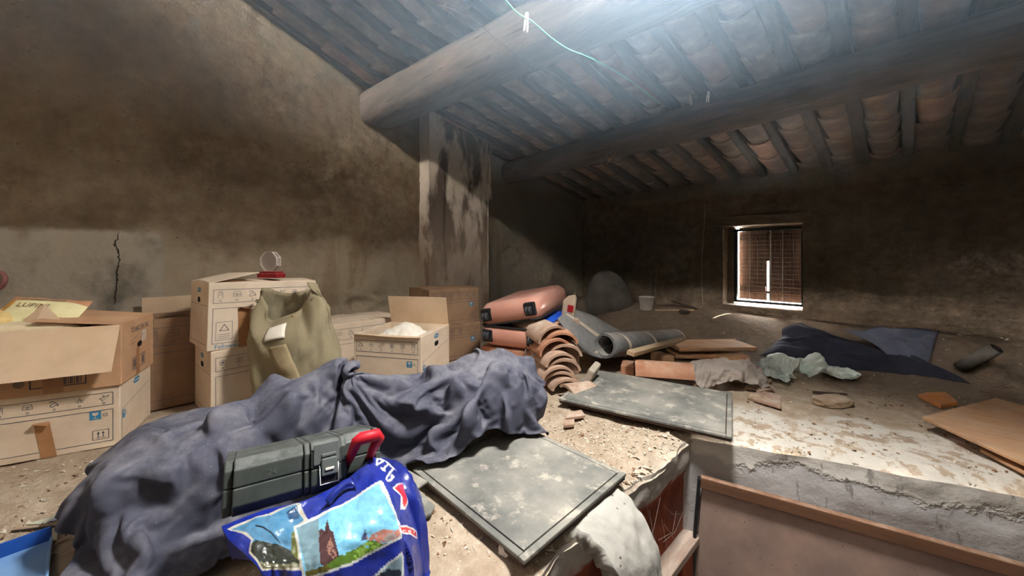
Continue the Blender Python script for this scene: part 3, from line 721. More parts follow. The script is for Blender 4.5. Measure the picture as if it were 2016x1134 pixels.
for i in range(8):
    a, b = oc[i], oc[(i+1) % 8]; rim.prism([(a[0]-.006, -.016, .095+a[1]), (b[0]-.006, -.016, .095+b[1]), (b[0]*.93-.006, -.016, .095+b[1]*.93), (a[0]*.93-.006, -.016, .095+a[1]*.93)], (0, .032, 0))
rim.build('lens_rim', M['lens_rim'], lamp)
MB().lathe([(.012, -.016), (.012, 0), (.004, .004)], 10, (-.006, -.01, .10), Euler((R(90), 0, 0)).to_matrix()).build('bulb', M['lens_rim'], lamp)

# low box behind the duffel, open pale box, stack by the flue
re_, fe = carton('moving_box', 'low closed moving box half hidden behind the duffel bag', (-2.665, .80, 0), .006, R(0), .40, .50, .375, M['card_white'], M['card_in'])
moving_print(re_, fe, .50, .375, .40, extra=False, start=2, far=False)
cf = PZ(829, 664, .365)
PF_ = R(-50)
rf, ff = carton('open_moving_box', 'open moving box with white cloth inside and back flap standing up', (cf.x, cf.y, 0), .006, R(-56), .43, .46, .36, M['card_white'], M['card_in'], yneg=True, open_top=True,
    flaps=(('back', .20, 78, 0), ('front', .02, 190, 0), ('far', .16, -18, 0)))
moving_print(rf, ff, .46, .36, .43, start=4); hand_hole(rf, ff, 'far', .215, .275, .06, .03)
bfm = Matrix.Translation(rf.location) @ Euler(rf.rotation_euler).to_matrix().to_4x4()
M['white_cloth'] = simple('white_cloth', lin(240,236,224), lin(224,216,198), 9, .95, .3, 120, .004)
n = 40; u = np.linspace(-1, 1, n); U, V = np.meshgrid(u, u, indexing='ij')
hh = .10*np.exp(-(U*1.4)**2-(V*1.3)**2) + .035*fbm(U*2.6, V*2.6, 4, 3) + .02*np.abs(fbm(U*5, V*2, 9, 2))
tag(MB().grid(np.stack([U*.17, V*.17, hh], -1)).build('crumpled_cloth', M['white_cloth'], smooth=True, solid=.006), 'crumpled white cloth in the open moving box', 'cloth')
o = bpy.data.objects['crumpled_cloth']; o.location = inbox(bfm, -.215, -.23, .285); o.rotation_euler = (0, 0, R(-56))
MB().box((-.1, .012, .08), (.012, .014, .05), (0, .5, .3)).build('torn_tab', M['card_in'], rf)
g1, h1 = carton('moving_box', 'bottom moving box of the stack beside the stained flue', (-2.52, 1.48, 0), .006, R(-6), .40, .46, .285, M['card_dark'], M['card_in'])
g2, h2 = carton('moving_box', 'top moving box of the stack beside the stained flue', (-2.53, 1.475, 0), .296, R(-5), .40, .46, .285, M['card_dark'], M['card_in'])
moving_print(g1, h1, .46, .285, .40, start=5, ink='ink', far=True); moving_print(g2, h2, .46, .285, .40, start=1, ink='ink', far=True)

# olive duffel bag
def m_canvas():
    t = NT('olive_canvas'); n = t.noise(4, 5, .6); col = t.mix(n, lin(130,120,95), lin(157,146,118)); col = t.mix(t.rng(t.noise(14, 5, .7), .55, .75, 0, .35), col, lin(180,170,140))
    nm = t.bump(t.noise(220, 2), .25, .002); nm = t.bump(t.noise(7, 4), .5, .012, nm); return t.out(col, .9, nm, spec=.15)
M['canvas'] = m_canvas()
pb = PZ(600, 838, 0)
duf = empty('duffel_bag', (pb.x-.03, pb.y, .004), (R(-5), R(-7), TH-R(6))); tag(duf, 'olive green canvas duffel bag leaning on the box stack', 'bag')
n, m = 34, 72; g = np.zeros((n, m+1, 3))
for i in range(n):
    v = i/(n-1)
    for j in range(m+1):
        a = 2*math.pi*(j % m)/m; ca, sa = math.cos(a), math.sin(a)      # sa<0 faces the camera
        wx = .185 + .03*math.sin(math.pi*min(1, v*1.1)) - .045*sstep(.82, 1, v); wy = .13*(1-.45*v**2)
        rim_h = .655 + .05*(1-abs(ca)**3)*(-2.0 if sa < 0 else .3) + .055*abs(ca)**2.5
        zz = v*rim_h
        fold = .026*float(fbm(a*1.9, zz*7, 3., 3)) + .024*float(fbm(ca*3+zz*4, sa*3-zz*9, 7., 2)) + .009*math.sin(a*5+zz*6)*v
        e = .8
        x = math.copysign(abs(ca)**e, ca)*(wx+fold); y = math.copysign(abs(sa)**e, sa)*(wy+fold)
        if sa < 0: y += .05*sstep(.8, 1, v)
        g[i, j] = (x - .05*v, y, zz*(1-.05*math.exp(-((a-4.4)/.3)**2)*v))
mb = MB().grid(g); mb.add(g[0, :m].tolist(), [tuple(range(m))[::-1]])
mb.build('bag_body', M['canvas'], duf, smooth=True, solid=.006)
def surf(i, j, off=.008):
    p = Vector(g[i, j % m]); q = Vector((p.x*.8, p.y*1.3, 0)); q.normalize(); return p + q*off
def strip(idx, off, name, mat, solid=.003):
    gg = np.array([[list(surf(i, j, off)) for j in js] for (i, js) in idx]); MB().grid(gg).build(name, mat, duf, smooth=True, solid=solid)
jc = int(m*.75)
def surf_f(fi, fj, off):
    i, j = int(fi), int(math.floor(fj)); a, b = fi-i, fj-j; i2 = min(i+1, n-1)
    return surf(i, j, off)*(1-a)*(1-b) + surf(i2, j, off)*a*(1-b) + surf(i, j+1, off)*(1-a)*b + surf(i2, j+1, off)*a*b
def band(name, mat, f0, f1, w, rows, off, th):
    gg = np.array([[list(surf_f(f0[0]+(f1[0]-f0[0])*s, f0[1]+(f1[1]-f0[1])*s + w*(k-.5), off)) for k in np.linspace(0, 1, 6)] for s in np.linspace(0, 1, rows)]); MB().grid(gg).build(name, mat, duf, smooth=True, solid=th)
band('name_patch', M['white_cloth'], (26.4, jc-.4), (30.6, jc-1.0), 5.0, 8, .011, .002)
M['webbing'] = simple('khaki_webbing', lin(172,156,122), lin(150,134,100), 20, .9, .3, 200)
band('strap', M['webbing'], (24.5, jc+.6), (6., jc+5.2), 3.6, 24, .016, .004)
M['brass'] = simple('worn_eyelet', lin(190,176,140), None, 20, .4, 0, metal=.8)
for jj, ii in ((int(m*.56), 31), (int(m*.93), 31), (int(m*.80), 32)):
    p = surf(ii, jj, .008); nv = Vector((p.x*.8, p.y*1.3, 0)).normalized(); q = nv.to_track_quat('Z', 'Y').to_matrix()
    MB().lathe([(.005, 0), (.011, .001), (.011, .003), (.005, .003)], 14, p, q).build('eyelet', M['brass'], duf)

# ------------------------------------------------------------------ dark tarpaulin: a cloth really dropped over lumps on the floor, then frozen as a mesh
def drape(specs):
    """specs: (nu, nv, size u, size v, x, y, z, turn, pleat height, pleats, grow, bending) -> draped point grids"""
    tmp = []
    def coll(mb):
        o = mb.build('tmp_collider', None, recalc=True); o.data.materials.clear(); tmp.append(o)
        o.modifiers.new('c', 'COLLISION'); o.collision.thickness_outer = .01; o.collision.cloth_friction = 25; o.collision.damping = .3
    def ell(c, r, p=2., rot=0., n=16, m=24):
        g = np.zeros((n, m+1, 3)); e = 2/p; ca, sa = math.cos(rot), math.sin(rot)
        f = lambda v: math.copysign(abs(v)**e, v)
        for i in range(n):
            a = -math.pi/2 + math.pi*i/(n-1)
            for j in range(m+1):
                b = 2*math.pi*(j % m)/m; x, y = f(math.cos(a))*f(math.cos(b))*r[0], f(math.cos(a))*f(math.sin(b))*r[1]
                g[i, j] = (c[0]+x*ca-y*sa, c[1]+x*sa+y*ca, c[2]+f(math.sin(a))*r[2])
        coll(MB().grid(g))
    coll(MB().add([(-4, -3, .012), (2, -3, .012), (2, 5, .012), (-4, 5, .012)], [(0, 1, 2, 3)]))
    coll(MB().box((-.99, .955, .03), (.585, .55, .034)))
    for a in LUMPS: ell(*a)
    cl = []
    for (nx, ny, lx, ly, cx, cy, cz, turn, ph, pn, grow, bend) in specs:
        th = R(turn); u, v = np.meshgrid(np.linspace(-lx/2, lx/2, nx), np.linspace(-ly/2, ly/2, ny), indexing='ij')
        warp = 1.6*fbm(u*2.2+cx, v*2.2, 3., 2); dirn = u*math.cos(.45) + v*math.sin(.45)
        z = cz + ph*np.sin(2*math.pi*pn*dirn/lx + 4*warp) + .5*ph*np.sin(2*math.pi*pn*.75*(u*math.cos(-.9)+v*math.sin(-.9))/lx + 5*warp + 1) + .3*ph*fbm(u*9, v*9, 5., 2) + rng.normal(0, .001, u.shape)
        c = MB().grid(np.stack([u*math.cos(th)-v*math.sin(th)+cx, u*math.sin(th)+v*math.cos(th)+cy, z], -1)).build('tmp_cloth', M['back'])
        cm = c.modifiers.new('cloth', 'CLOTH'); st = cm.settings
        st.quality = 5; st.mass = .3; st.tension_stiffness = 25; st.compression_stiffness = 25; st.shear_stiffness = 8; st.bending_stiffness = bend; st.air_damping = 2
        st.shrink_min = st.shrink_max = -grow
        cs = cm.collision_settings; cs.collision_quality = 2; cs.distance_min = .008; cs.use_self_collision = True; cs.self_distance_min = .007; cs.friction = 20
        cm.point_cache.frame_end = 70; cl.append((c, nx, ny))
    S.frame_start = 1; S.frame_end = 70
    for f in range(1, 62): S.frame_set(f)
    res = []
    for c, nx, ny in cl:
        e = c.evaluated_get(bpy.context.evaluated_depsgraph_get()); me = e.to_mesh(); out = np.zeros(len(me.vertices)*3); me.vertices.foreach_get('co', out); e.to_mesh_clear(); res.append(out.reshape(nx, ny, 3))
    for o in tmp + [c[0] for c in cl]:
        d = o.data; bpy.data.objects.remove(o, do_unlink=True); bpy.data.meshes.remove(d)
    S.frame_set(1)
    return res
_ax = -.2
LUMPS = (((-1.66, .07, .13), (.20, .22, .13), 4., _ax), ((-1.60, .62, .12), (.16, .62, .13), 4., _ax), ((-1.38, 1.14, .16), (.21, .27, .20)), ((-1.60, .36, .20), (.12, .16, .15)),
         ((-1.58, .50, .19), (.02, .03, .22), 3.), ((-1.56, .56, .395), (.010, .09, .010), 2.5, .9),
         ((PZ(1418, 758, 0).x, PZ(1418, 758, 0).y, .04), (.19, .11, .095), 3., TH), ((PZ(1465, 750, 0).x, PZ(1465, 750, 0).y, .04), (.09, .08, .07), 2.5, TH))
def sheet_from(pts, name, mat, label, cat_, thick=.003):
    o = tag(MB().grid(pts).build(name, mat, smooth=True, solid=thick), label, cat_)
    md = o.modifiers.new('sub', 'SUBSURF'); md.levels = 2; md.render_levels = 2; return o
pm_, pb_ = PZ(1572, 748, 0), PZ(1426, 758, 0)
tarp_pts, MINT_PTS, BAG_PTS = drape(((104, 58, 1.56, .86, -1.48, .62, .52, 81, .042, 8, .09, .03), (48, 34, .60, .40, pm_.x, pm_.y, .16, 42, .065, 1.8, .06, 1.2), (40, 32, .52, .38, pb_.x, pb_.y, .24, 47, .016, 4, .05, .3)))
def m_tarp():
    t = NT('dusty_navy_tarp'); n = t.noise(5, 5, .6)
    col = t.mix(n, lin(60,62,75), lin(84,86,101))
    dust = t.math('MULTIPLY', t.rng(t.up(), .0, .9), t.rng(t.noise(7, 6, .72, t.map((1, 1, 1), (3, 7, 1))), .36, .72))
    col = t.mix(t.math('MULTIPLY', dust, .5), col, lin(150,148,152))
    sp = t.rng(t.voro(75), .10, .05); sp = t.math('MULTIPLY', sp, t.rng(t.noise(6, 4, .6), .52, .62)); col = t.mix(sp, col, lin(206,198,186))
    nm = t.bump(t.noise(260, 2), .12, .002); nm = t.bump(t.noise(11, 4, .55), .35, .014, nm)
    return t.out(col, .78, nm, spec=.25)
M['tarp'] = m_tarp()
sheet_from(tarp_pts, 'tarpaulin', M['tarp'], 'large crumpled navy tarpaulin draped over things on the floor', 'tarp', .004)

# ------------------------------------------------------------------ suitcase on clay slabs
def PFl(px, py):
    z = 0.
    for _ in range(30):
        p = PZ(px, py, z); z = .5*z + .5*float(fz(p.x, min(p.y, YB-.06)))
    p = PZ(px, py, z)
    if p.y > YB-.06: p = PY(px, py, YB-.06); p.z = float(fz(p.x, p.y))
    return p
M['rose'] = simple('rose_hard_shell', lin(206,150,132), lin(192,136,118), 4, .35, .05, 90, dust=.35, dcol=lin(206,182,166), spec=.5)
M['black_plastic'] = simple('black_plastic', lin(36,36,38), lin(26,26,28), 12, .5, .05, 60)
M['grey_plastic'] = simple('grey_wheel', lin(70,72,76), lin(48,50,52), 12, .5, .05, 60)
M['steel'] = simple('bright_metal', lin(186,186,186), None, 20, .35, 0, metal=.9)
M['clay'] = simple('terracotta', lin(196,146,116), lin(168,114,86), 7, .9, .4, 45, .005, vary=.16, dust=.55, dcol=lin(204,184,160))
M['clay_dusty'] = simple('dusty_terracotta', lin(188,158,136), lin(156,126,106), 7, .9, .4, 45, .005, vary=.12, dust=.7, dcol=lin(196,184,168))
M['blue_cloth'] = simple('bright_blue_cloth', lin(34,92,210), lin(22,66,170), 9, .8, .3, 60)
sr = FW*2.44 + RT*.19
SC = empty('suitcase', (sr.x, sr.y, .205), (0, 0, TH-R(27))); tag(SC, 'rose pink hard-shell suitcase lying ajar beside the roof tile stack', 'suitcase')
SW, SL = .47, .62
def rounded(w, l, h, r_, inset_top=.03):
    """hard shell, opening at z=0, rounded box growing to z=h (h may be negative)"""
    def ring(k, z):
        pts = []; ww, ll = w/2-k, l/2-k; rr = max(.012, r_-k*.6)
        for (cx, cy, a0) in ((ww-rr, ll-rr, 0), (-ww+rr, ll-rr, 90), (-ww+rr, -ll+rr, 180), (ww-rr, -ll+rr, 270)):
            pts += [(cx+rr*math.cos(R(a0+q*18)), cy+rr*math.sin(R(a0+q*18)), z) for q in range(6)]
        return pts
    rings = [ring(0, 0), ring(0, h*.55), ring(.006, h*.72), ring(.022, h*.86), ring(.04, h*.96), ring(.075, h)]
    mb = MB(); n = 24; vs = [p for q in rings for p in q]; f = [(i*n+j, i*n+(j+1) % n, (i+1)*n+(j+1) % n, (i+1)*n+j) for i in range(len(rings)-1) for j in range(n)]
    f.append(tuple(range((len(rings)-1)*n, len(rings)*n))); mb.add(vs, f); return mb
def shell(h, loc, rot, nm):
    o = rounded(SW, SL, h, .06).build(nm, M['rose'], SC, smooth=True, solid=.004, recalc=True); o.location = loc; o.rotation_euler = rot
    try: o.data.set_sharp_from_angle(angle=R(35))
    except Exception: pass
    zb = MB(); pts = [Vector(v.co) for v in o.data.vertices][:24]
    zb.tube([Vector((p.x*1.004, p.y*1.004, 0)) for p in pts] + [Vector((pts[0].x*1.004, pts[0].y*1.004, 0))], .008, 6, False)
    zb.build('zip_trim', M['black_plastic'], o, smooth=True)
    liner = rounded(SW-.02, SL-.02, h*.15, .05).build('liner', M['black_plastic'], o, smooth=True, recalc=True)
    s = 1 if h > 0 else -1
    for wx_ in (-SW/2+.06, SW/2-.06):
        hs = MB().box((wx_, -SL/2+.008, h*.48), (.085, .035, abs(h)*.62)).build('wheel_housing', M['black_plastic'], o, bevel=.012, seg=3)
        for k in (-.012, .012):
            MB().lathe([(.004, -.009), (.024, -.009), (.027, -.005), (.027, .005), (.024, .009), (.004, .009)], 18, (wx_+k, -SL/2-.022, h*.45), Euler((0, R(90), 0)).to_matrix()).build('wheel', M['grey_plastic'], o, smooth=True)
        MB().box((wx_, -SL/2-.012, h*.45), (.012, .035, .02)).build('wheel_fork', M['grey_plastic'], o, bevel=.003)
    return o
lo_ = shell(-.145, (-SW/2, SL/2, .147), (0, 0, 0), 'lower_shell')
up_ = shell(.15, (-SW/2, SL/2+.004, .212), (R(5), R(-11.0), R(-1)), 'upper_shell')
MB().tube([(-.10, -.012, .03), (-.09, -.05, -.012), (-.04, -.06, -.015), (-.02, -.03, .012), (-.02, -.005, .03)], .006, 8).build('bent_handle', M['steel'], SC, smooth=True)
n = 26; u = np.linspace(-1, 1, n); U, V = np.meshgrid(u, u, indexing='ij')
hh = .060*(1-U**2*.6)*(1-V**4) + .012*np.abs(fbm(U*3, V*5, 2, 3))
bc = MB().grid(np.stack([U*.10, V*.24, hh], -1)).build('blue_garment', M['blue_cloth'], smooth=True, solid=.006)
scm = Matrix.Translation(SC.location) @ Euler(SC.rotation_euler).to_matrix().to_4x4()
tag(bc, 'bright blue garment bulging from the open side of the suitcase', 'clothing'); bc.location = scm @ Vector((-.062, .30, .160)); bc.rotation_euler = (R(4), R(-6), TH-R(27))
# slabs under it
slab = MB().box((0, 0, 0), (.50, .62, .042)).mesh('clay_paver', M['clay'])
names = ['lowest', 'second from the floor', 'third from the floor', 'topmost']
for i in range(4):
    o = link('clay_paver', slab); o.location = scm @ Vector((-.22 + random.uniform(-.02, .03), .32 + random.uniform(-.02, .02), -.178 + i*.0485)); o.rotation_euler = (0, 0, TH-R(27)+random.uniform(-.05, .05))
    md = o.modifiers.new('bevel', 'BEVEL'); md.width = .006; md.segments = 2
    tag(o, f'flat clay slab under the suitcase, {names[i]}', 'slab', 'clay slabs under the suitcase')
# carton scrap and red packet standing behind the suitcase
M['pale_card'] = simple('pale_card', lin(214,196,172), lin(190,170,146), 8, .85, .1)
M['red_paint'] = simple('red_print', lin(178,32,36), lin(150,24,28), 10, .6, 0)
q = PD(1116, 602, 2.72)
cs_ = empty('torn_carton_scrap', (q.x, q.y, q.z-.085), (0, R(8), TH-R(30))); tag(cs_, 'torn pale carton with red corner sticking up behind the suitcase', 'carton')
MB().prism([(-.045, 0, 0), (.05, 0, 0), (.05, 0, .15), (.035, 0, .175), (-.01, 0, .16), (-.045, 0, .12)], (0, .025, 0)).build('carton_side', M['pale_card'], cs_, bevel=.003)
MB().box((.02, -.004, .07), (.045, .008, .05)).build('red_panel', M['red_paint'], cs_, bevel=.002)
blk = q - UP*0
tag(MB().box((q.x, q.y, (q.z-.085)/2+.0), (.16, .16, q.z-.087), (0, 0, TH)).build('rubble_block', M['clay_dusty'], bevel=.01), 'dusty clay block hidden behind the suitcase corner', 'block')

# ------------------------------------------------------------------ stack of roof tiles
cop_me = tile_mesh('roof_tile', M['clay_dusty'], .225, .19, .40, .085, .016, -1, 15)
cop_me2 = tile_mesh('roof_tile', M['clay'], .225, .19, .40, .085, .016, -1, 15)
bs = PZ(1108, 777, 0)
ordn = ['lowest', 'second from the bottom', 'third from the bottom', 'fourth from the bottom', 'middle', 'fourth from the top', 'third from the top', 'second from the top', 'topmost']
for i in range(9):
    o = link('stacked_clay_tile', cop_me2 if i in (6, 7) else cop_me)
    dz = [0, .036, .070, .110, .147, .190, .228, .268, .304][i]
    off = RT*[.035, -.01, -.025, .012, .0, .028, -.035, .006, -.045][i] + FW*[.0, .03, .02, .05, .05, .10, .08, .10, .12][i]
    o.location = bs + off + UP*(.012 + dz)
    o.rotation_euler = (R([0, 2, 1, 3, 2, 4, 3, 5, 6][i]), R([10, -3, -8, -2, 3, -4, -10, -3, -12][i]), TH + R([14, 2, 16, 4, 22, -2, 20, 6, 26][i]))
    tag(o, f'curved terracotta roof tile, {ordn[i]} of the stack by the suitcase', 'roof tile', 'stacked roof tiles')
# half tiles and slab leaning at the right flank of the stack
tp_ = PZ(1118, 790, 0)
o = link('broken_clay_tile', tile_mesh('roof_tile', M['clay_dusty'], .19, .17, .20, .06, .016, -1, 13)); o.location = tp_ + UP*.02; o.rotation_euler = (R(-4), R(28), TH-R(60)); tag(o, 'broken roof tile lying in front of the tile stack', 'roof tile')
tp_ = PZ(1166, 768, 0)
tag(MB().box((0, 0, 0), (.045, .14, .15)).build('leaning_stone', simple('pale_grey_stone', lin(190,180,164), lin(160,150,134), 9, .9, .4, 40), bevel=.014), 'pale grey stone slab leaning against the tile stack', 'stone')
o = bpy.data.objects['leaning_stone']; o.location = tp_ + UP*.085 + FW*.03; o.rotation_euler = (R(10), R(24), TH-R(28))

# ------------------------------------------------------------------ felt roll with its loose tail, plank, boards
def m_felt():
    t = NT('grey_felt'); n = t.noise(40, 5, .7); col = t.mix(n, lin(92,94,94), lin(142,142,140)); f = t.math('MULTIPLY', t.rng(t.up(), .1, .9), t.rng(t.noise(5, 5, .6), .3, .65)); col = t.mix(t.math('MULTIPLY', f, .45), col, lin(176,168,158))
    nm = t.bump(t.noise(150, 3), .4, .004); return t.out(col, .95, nm, spec=.1)
M['felt'] = m_felt(); M['pale_band'] = simple('pale_felt_band', lin(206,190,170), lin(184,168,150), 12, .95, .3, 120)
Pa, Pb = PD(1190, 681, 2.60), PD(1330, 667, 3.5)
roll = empty('felt_roll', (0, 0, 0)); tag(roll, 'grey felt roll with pale spiral band and loose tail over the tiles', 'roll')
axd = (Pb-Pa).normalized(); qm = axd.to_track_quat('Z', 'Y').to_matrix(); LR = (Pb-Pa).length; RR = .088
n = 40; turns = 3; g = []
for i in range(n*turns+1):
    a = 2*math.pi*i/n + 1.1; rr = RR - .007*(i/n); g.append([tuple(Pa + qm @ Vector((rr*math.cos(a), rr*math.sin(a), z))) for z in np.linspace(0, LR, 14)])
MB().grid(np.array(g)).build('rolled_felt', M['felt'], roll, smooth=True, solid=.005)
for z0, tw in ((.10, .9), (.55, 1.2), (LR-.12, .5)):
    bd = []
    for i in range(22):
        a = 2*math.pi*i/30 + tw + .6; zz = z0 + .10*math.sin(i/21*math.pi)
        bd.append([tuple(Pa + qm @ Vector(((RR+.0045)*math.cos(a), (RR+.0045)*math.sin(a), zz + k))) for k in (0, .02, .04)])
    MB().grid(np.array(bd)).build('pale_band', M['pale_band'], roll, smooth=True)
def cat(pts, n=24):
    pts = [Vector(p) for p in pts]; out = []
    for i in range(n):
        s = i/(n-1)*(len(pts)-1); k = min(int(s), len(pts)-2); t_ = s-k; p0, p1, p2, p3 = pts[max(k-1, 0)], pts[k], pts[k+1], pts[min(k+2, len(pts)-1)]
        out.append(.5*((2*p1) + (p2-p0)*t_ + (2*p0-5*p1+4*p2-p3)*t_*t_ + (3*p1-p0-3*p2+p3)*t_**3))
    return out
low = cat([PD(1186, 706, 2.60), PD(1160, 698, 2.56), PD(1135, 676, 2.50), PD(1112, 648, 2.46), PD(1098, 628, 2.46)])
mid_ = cat([PD(1215, 690, 2.80), PD(1192, 672, 2.76), PD(1165, 654, 2.70), PD(1132, 632, 2.66), PD(1106, 617, 2.62)])
hi_ = cat([PD(1262, 672, 3.15), PD(1236, 659, 3.05), PD(1200, 640, 2.98), PD(1166, 621, 2.92), PD(1132, 609, 2.86)])
gg = np.array([[list(a.lerp(b, t_/8) if False else ((a*(1-s)**2 + b*2*s*(1-s)*1.0 + c*s**2) if True else a)) for s in np.linspace(0, 1, 12)] for a, b, c in zip(low, mid_, hi_)])
MB().grid(gg).build('loose_tail', M['felt'], roll, smooth=True, solid=.006)
bnd = np.array([[gg[i, int(j)] + np.array([0, 0, .006]) + np.array(list(-FW))*.004 for j in (5, 6)] for i in range(2, 23)])
MB().grid(bnd).build('pale_band', M['pale_band'], roll, smooth=True)
bnd = np.array([[gg[i, j] + np.array([0, 0, .006]) for j in range(1, 11)] for i in (4, 5)])
MB().grid(bnd).build('pale_band', M['pale_band'], roll, smooth=True)

M['plank'] = simple('pale_old_plank', lin(196,170,136), lin(164,138,106), 5, .85, .35, 30, .004, stretch=(6, .8, 6), dust=.3)
M['board_orange'] = simple('orange_brown_board', lin(198,158,120), lin(170,130,96), 4, .8, .25, 40, .003, stretch=(.8, 6, 6), dust=.4, dcol=lin(190,172,150))
def plank(name, a, b, w_, h_, mat, label, cat_='plank', group=None, roll_=0):
    a, b = Vector(a), Vector(b); d = b-a; o = MB().box((0, d.length/2, 0), (w_, d.length, h_)).build(name, mat, bevel=.003)
    o.location = a; o.rotation_euler = (math.atan2(d.z, math.hypot(d.x, d.y)), roll_, math.atan2(-d.x, d.y)); tag(o, label, cat_, group); return o
plank('wood_plank', PD(1241, 696, 2.45), PD(1350, 668, 3.25), .055, .03, M['plank'], 'pale wooden plank lying beside the felt roll', roll_=R(10))
for i, (z, l0, l1, w_, lab) in enumerate(((.045, 1330, 1478, .30, 'lower orange-brown board behind the plastic bag'), (.105, 1338, 1492, .30, 'upper orange-brown board behind the plastic bag'))):
    a, b = PZ(l0, 702 - i*13, z), PZ(l1, 706 - i*19, z); d = (b-a).normalized(); nrm = Vector((-d.y, d.x, 0)); c = (a+b)/2 + nrm*w_/2
    tag(MB().box(c, ((b-a).length, w_, .028), (0, 0, math.atan2(d.y, d.x))).build('shelf_board', M['board_orange'], bevel=.004), lab, 'board', 'boards by the felt roll')
sp = (PZ(1345, 700, .06) + PZ(1470, 700, .06))/2 + FW*.16
tag(MB().box((sp.x, sp.y, .035), (.5, .12, .03), (0, 0, TH+.1)).build('spacer_block', M['plank'], bevel=.004), 'wooden spacer between the floor and the orange-brown boards', 'block')
tag(MB().box((sp.x, sp.y, .0745), (.45, .12, .03), (0, 0, TH+.1)).build('spacer_block', M['plank'], bevel=.004), 'wooden spacer between the two orange-brown boards', 'block')
# short block leaning by the boards, brick end, roof tile lying crosswise
q = PZ(1312, 706, .05)
tag(MB().box((0, 0, 0), (.10, .16, .06), (0, 0, TH+.3)).build('wood_offcut', M['board_orange'], bevel=.004), 'orange wood offcut at the left end of the boards', 'offcut'); bpy.data.objects['wood_offcut'].location = q + FW*.08 - UP*.015
q = PZ(1243, 745, 0)
tag(MB().box((0, 0, 0), (.09, .15, .085)).build('clay_brick', M['clay'], bevel=.006), 'small clay brick touching the roof tile that lies crosswise', 'brick'); o = bpy.data.objects['clay_brick']; o.location = q + FW*.07 + UP*.045; o.rotation_euler = (0, 0, TH-R(22))
q = PZ(1258, 750, .03); q2 = PZ(1345, 757, .03)
o = link('loose_clay_tile', tile_mesh('roof_tile', M['clay'], .20, .18, .36, .095, .016, -1, 15)); d = q2-q; o.location = q + FW*.09 + UP*.02; o.rotation_euler = (0, R(-8), math.atan2(-d.x, d.y)); tag(o, 'single terracotta roof tile lying crosswise behind the grey panel', 'roof tile')
q = PZ(1213, 712, 0)
for k, (px, py, dx, dy, dz, lab) in enumerate(((1200, 747, .05, .20, .03, 'thin clay shard behind the grey panel'), (1175, 752, .16, .06, .04, 'curved clay shard between stone slab and clay brick'))):
    q = PZ(px, py, 0); tag(MB().box((q.x, q.y, dz/2), (dy, dx, dz), (R(4), 0, TH+.2*k)).build('clay_shard', M['clay'], bevel=.008), lab, 'shard', 'clay shards')

# ------------------------------------------------------------------ the two grey panels
def m_panel(seed):
    t = NT('dusty_grey_panel'); n = t.noise(3.5, 6, .62, t.map((1, 1, 1), (seed, seed, 0))); col = t.ramp(n, [(.32, lin(92,94,91)), (.5, lin(126,126,119)), (.7, lin(156,152,142))])
    f = t.rng(t.noise(11, 6, .7, t.map((1, 1, 1), (seed*2, 1, 0))), .52, .66, 0, .6); col = t.mix(f, col, lin(196,188,172))
    nm = t.bump(t.noise(40, 5), .25, .004); return t.out(col, .85, nm, spec=.2)
M['panel_edge'] = simple('dark_panel_edge', lin(92,72,62), lin(66,50,44), 20, .9, .4, 60)
def panel(name, label, c, w_, l_, rot, seed):
    r = empty(name, c, rot); tag(r, label, 'panel', 'grey boards by the opening'); mt = m_panel(seed); T = .013
    MB().box((0, 0, T/2), (w_-.052, l_-.052, T)).build('field', mt, r, bevel=.001, seg=1)
    e = MB(); 
    for sx in (-1, 1): MB().box((sx*(w_/2-.011), 0, T/2), (.022, l_, T)).build('border_strip', mt, r, bevel=.003)
    for sy_ in (-1, 1): MB().box((0, sy_*(l_/2-.011), T/2), (w_-.046, .022, T)).build('border_strip', mt, r, bevel=.003)
    MB().box((0, 0, -.006), (w_-.006, l_-.006, .012)).build('backing', M['panel_edge'], r, bevel=.002)
    return r
panel('grey_panel', 'dusty grey panel at the corner of the stair opening', (-1.0, 1.985, .045), .83, .60, (R(.5), R(.3), R(16)), 1.)
panel('grey_panel', 'dusty grey panel poking out from under the navy tarpaulin', (-.99, .955, .030), .585, .55, (R(.6), R(.2), R(1.5)), 5.)

# ------------------------------------------------------------------ tool case
M['case'] = simple('grey_green_case_plastic', lin(66,72,68), lin(54,60,56), 10, .5, .12, 220, .002, dust=.35, dcol=lin(140,142,140), spec=.4)
M['case_light'] = simple('case_scuffed_face', lin(104,110,108), lin(84,90,88), 10, .45, .1, 200, .002, spec=.4)
M['red_handle'] = simple('red_rubber_handle', lin(206,32,48), lin(188,24,40), 14, .5, .1, 80, spec=.4)
La, Lb_ = PD(434, 1030, .80), PD(752, 935, 1.0)
ex = (Lb_-La).normalized(); uu = UP*math.cos(R(22)) + FW*math.sin(R(22)); uu = (uu - ex*uu.dot(ex)).normalized(); ey = uu.cross(ex)
TC = empty('tool_case'); TC.matrix_world = Matrix((( ex.x, ey.x, uu.x, La.x), (ex.y, ey.y, uu.y, La.y), (ex.z, ey.z, uu.z, La.z), (0, 0, 0, 1)))
tag(TC, 'dark grey-green tool case with red handle resting on the blue shopping bag', 'tool case')
TL, TH_, TD = (Lb_-La).length, .120, .26
def sec(x0, x1, y0, half, ch=.016, w1=None):
    """one length of the case: front at y0, top half or bottom half"""
    h0, h1 = (TH_*.5+.0007, TH_) if half else (0, TH_*.5-.0007)
    if half: pr = [(y0, h0), (y0, h1-ch*1.4), (y0+ch*1.3, h1), (TD-.02, h1), (TD, h1-.02), (TD, h0)]
    else: pr = [(y0, h1), (TD, h1), (TD, h0+.02), (TD-.02, h0), (y0+ch*1.3, h0), (y0, h0+ch*1.4)]
    return [(x0, y, z) for y, z in pr], (x1-x0, 0, 0)
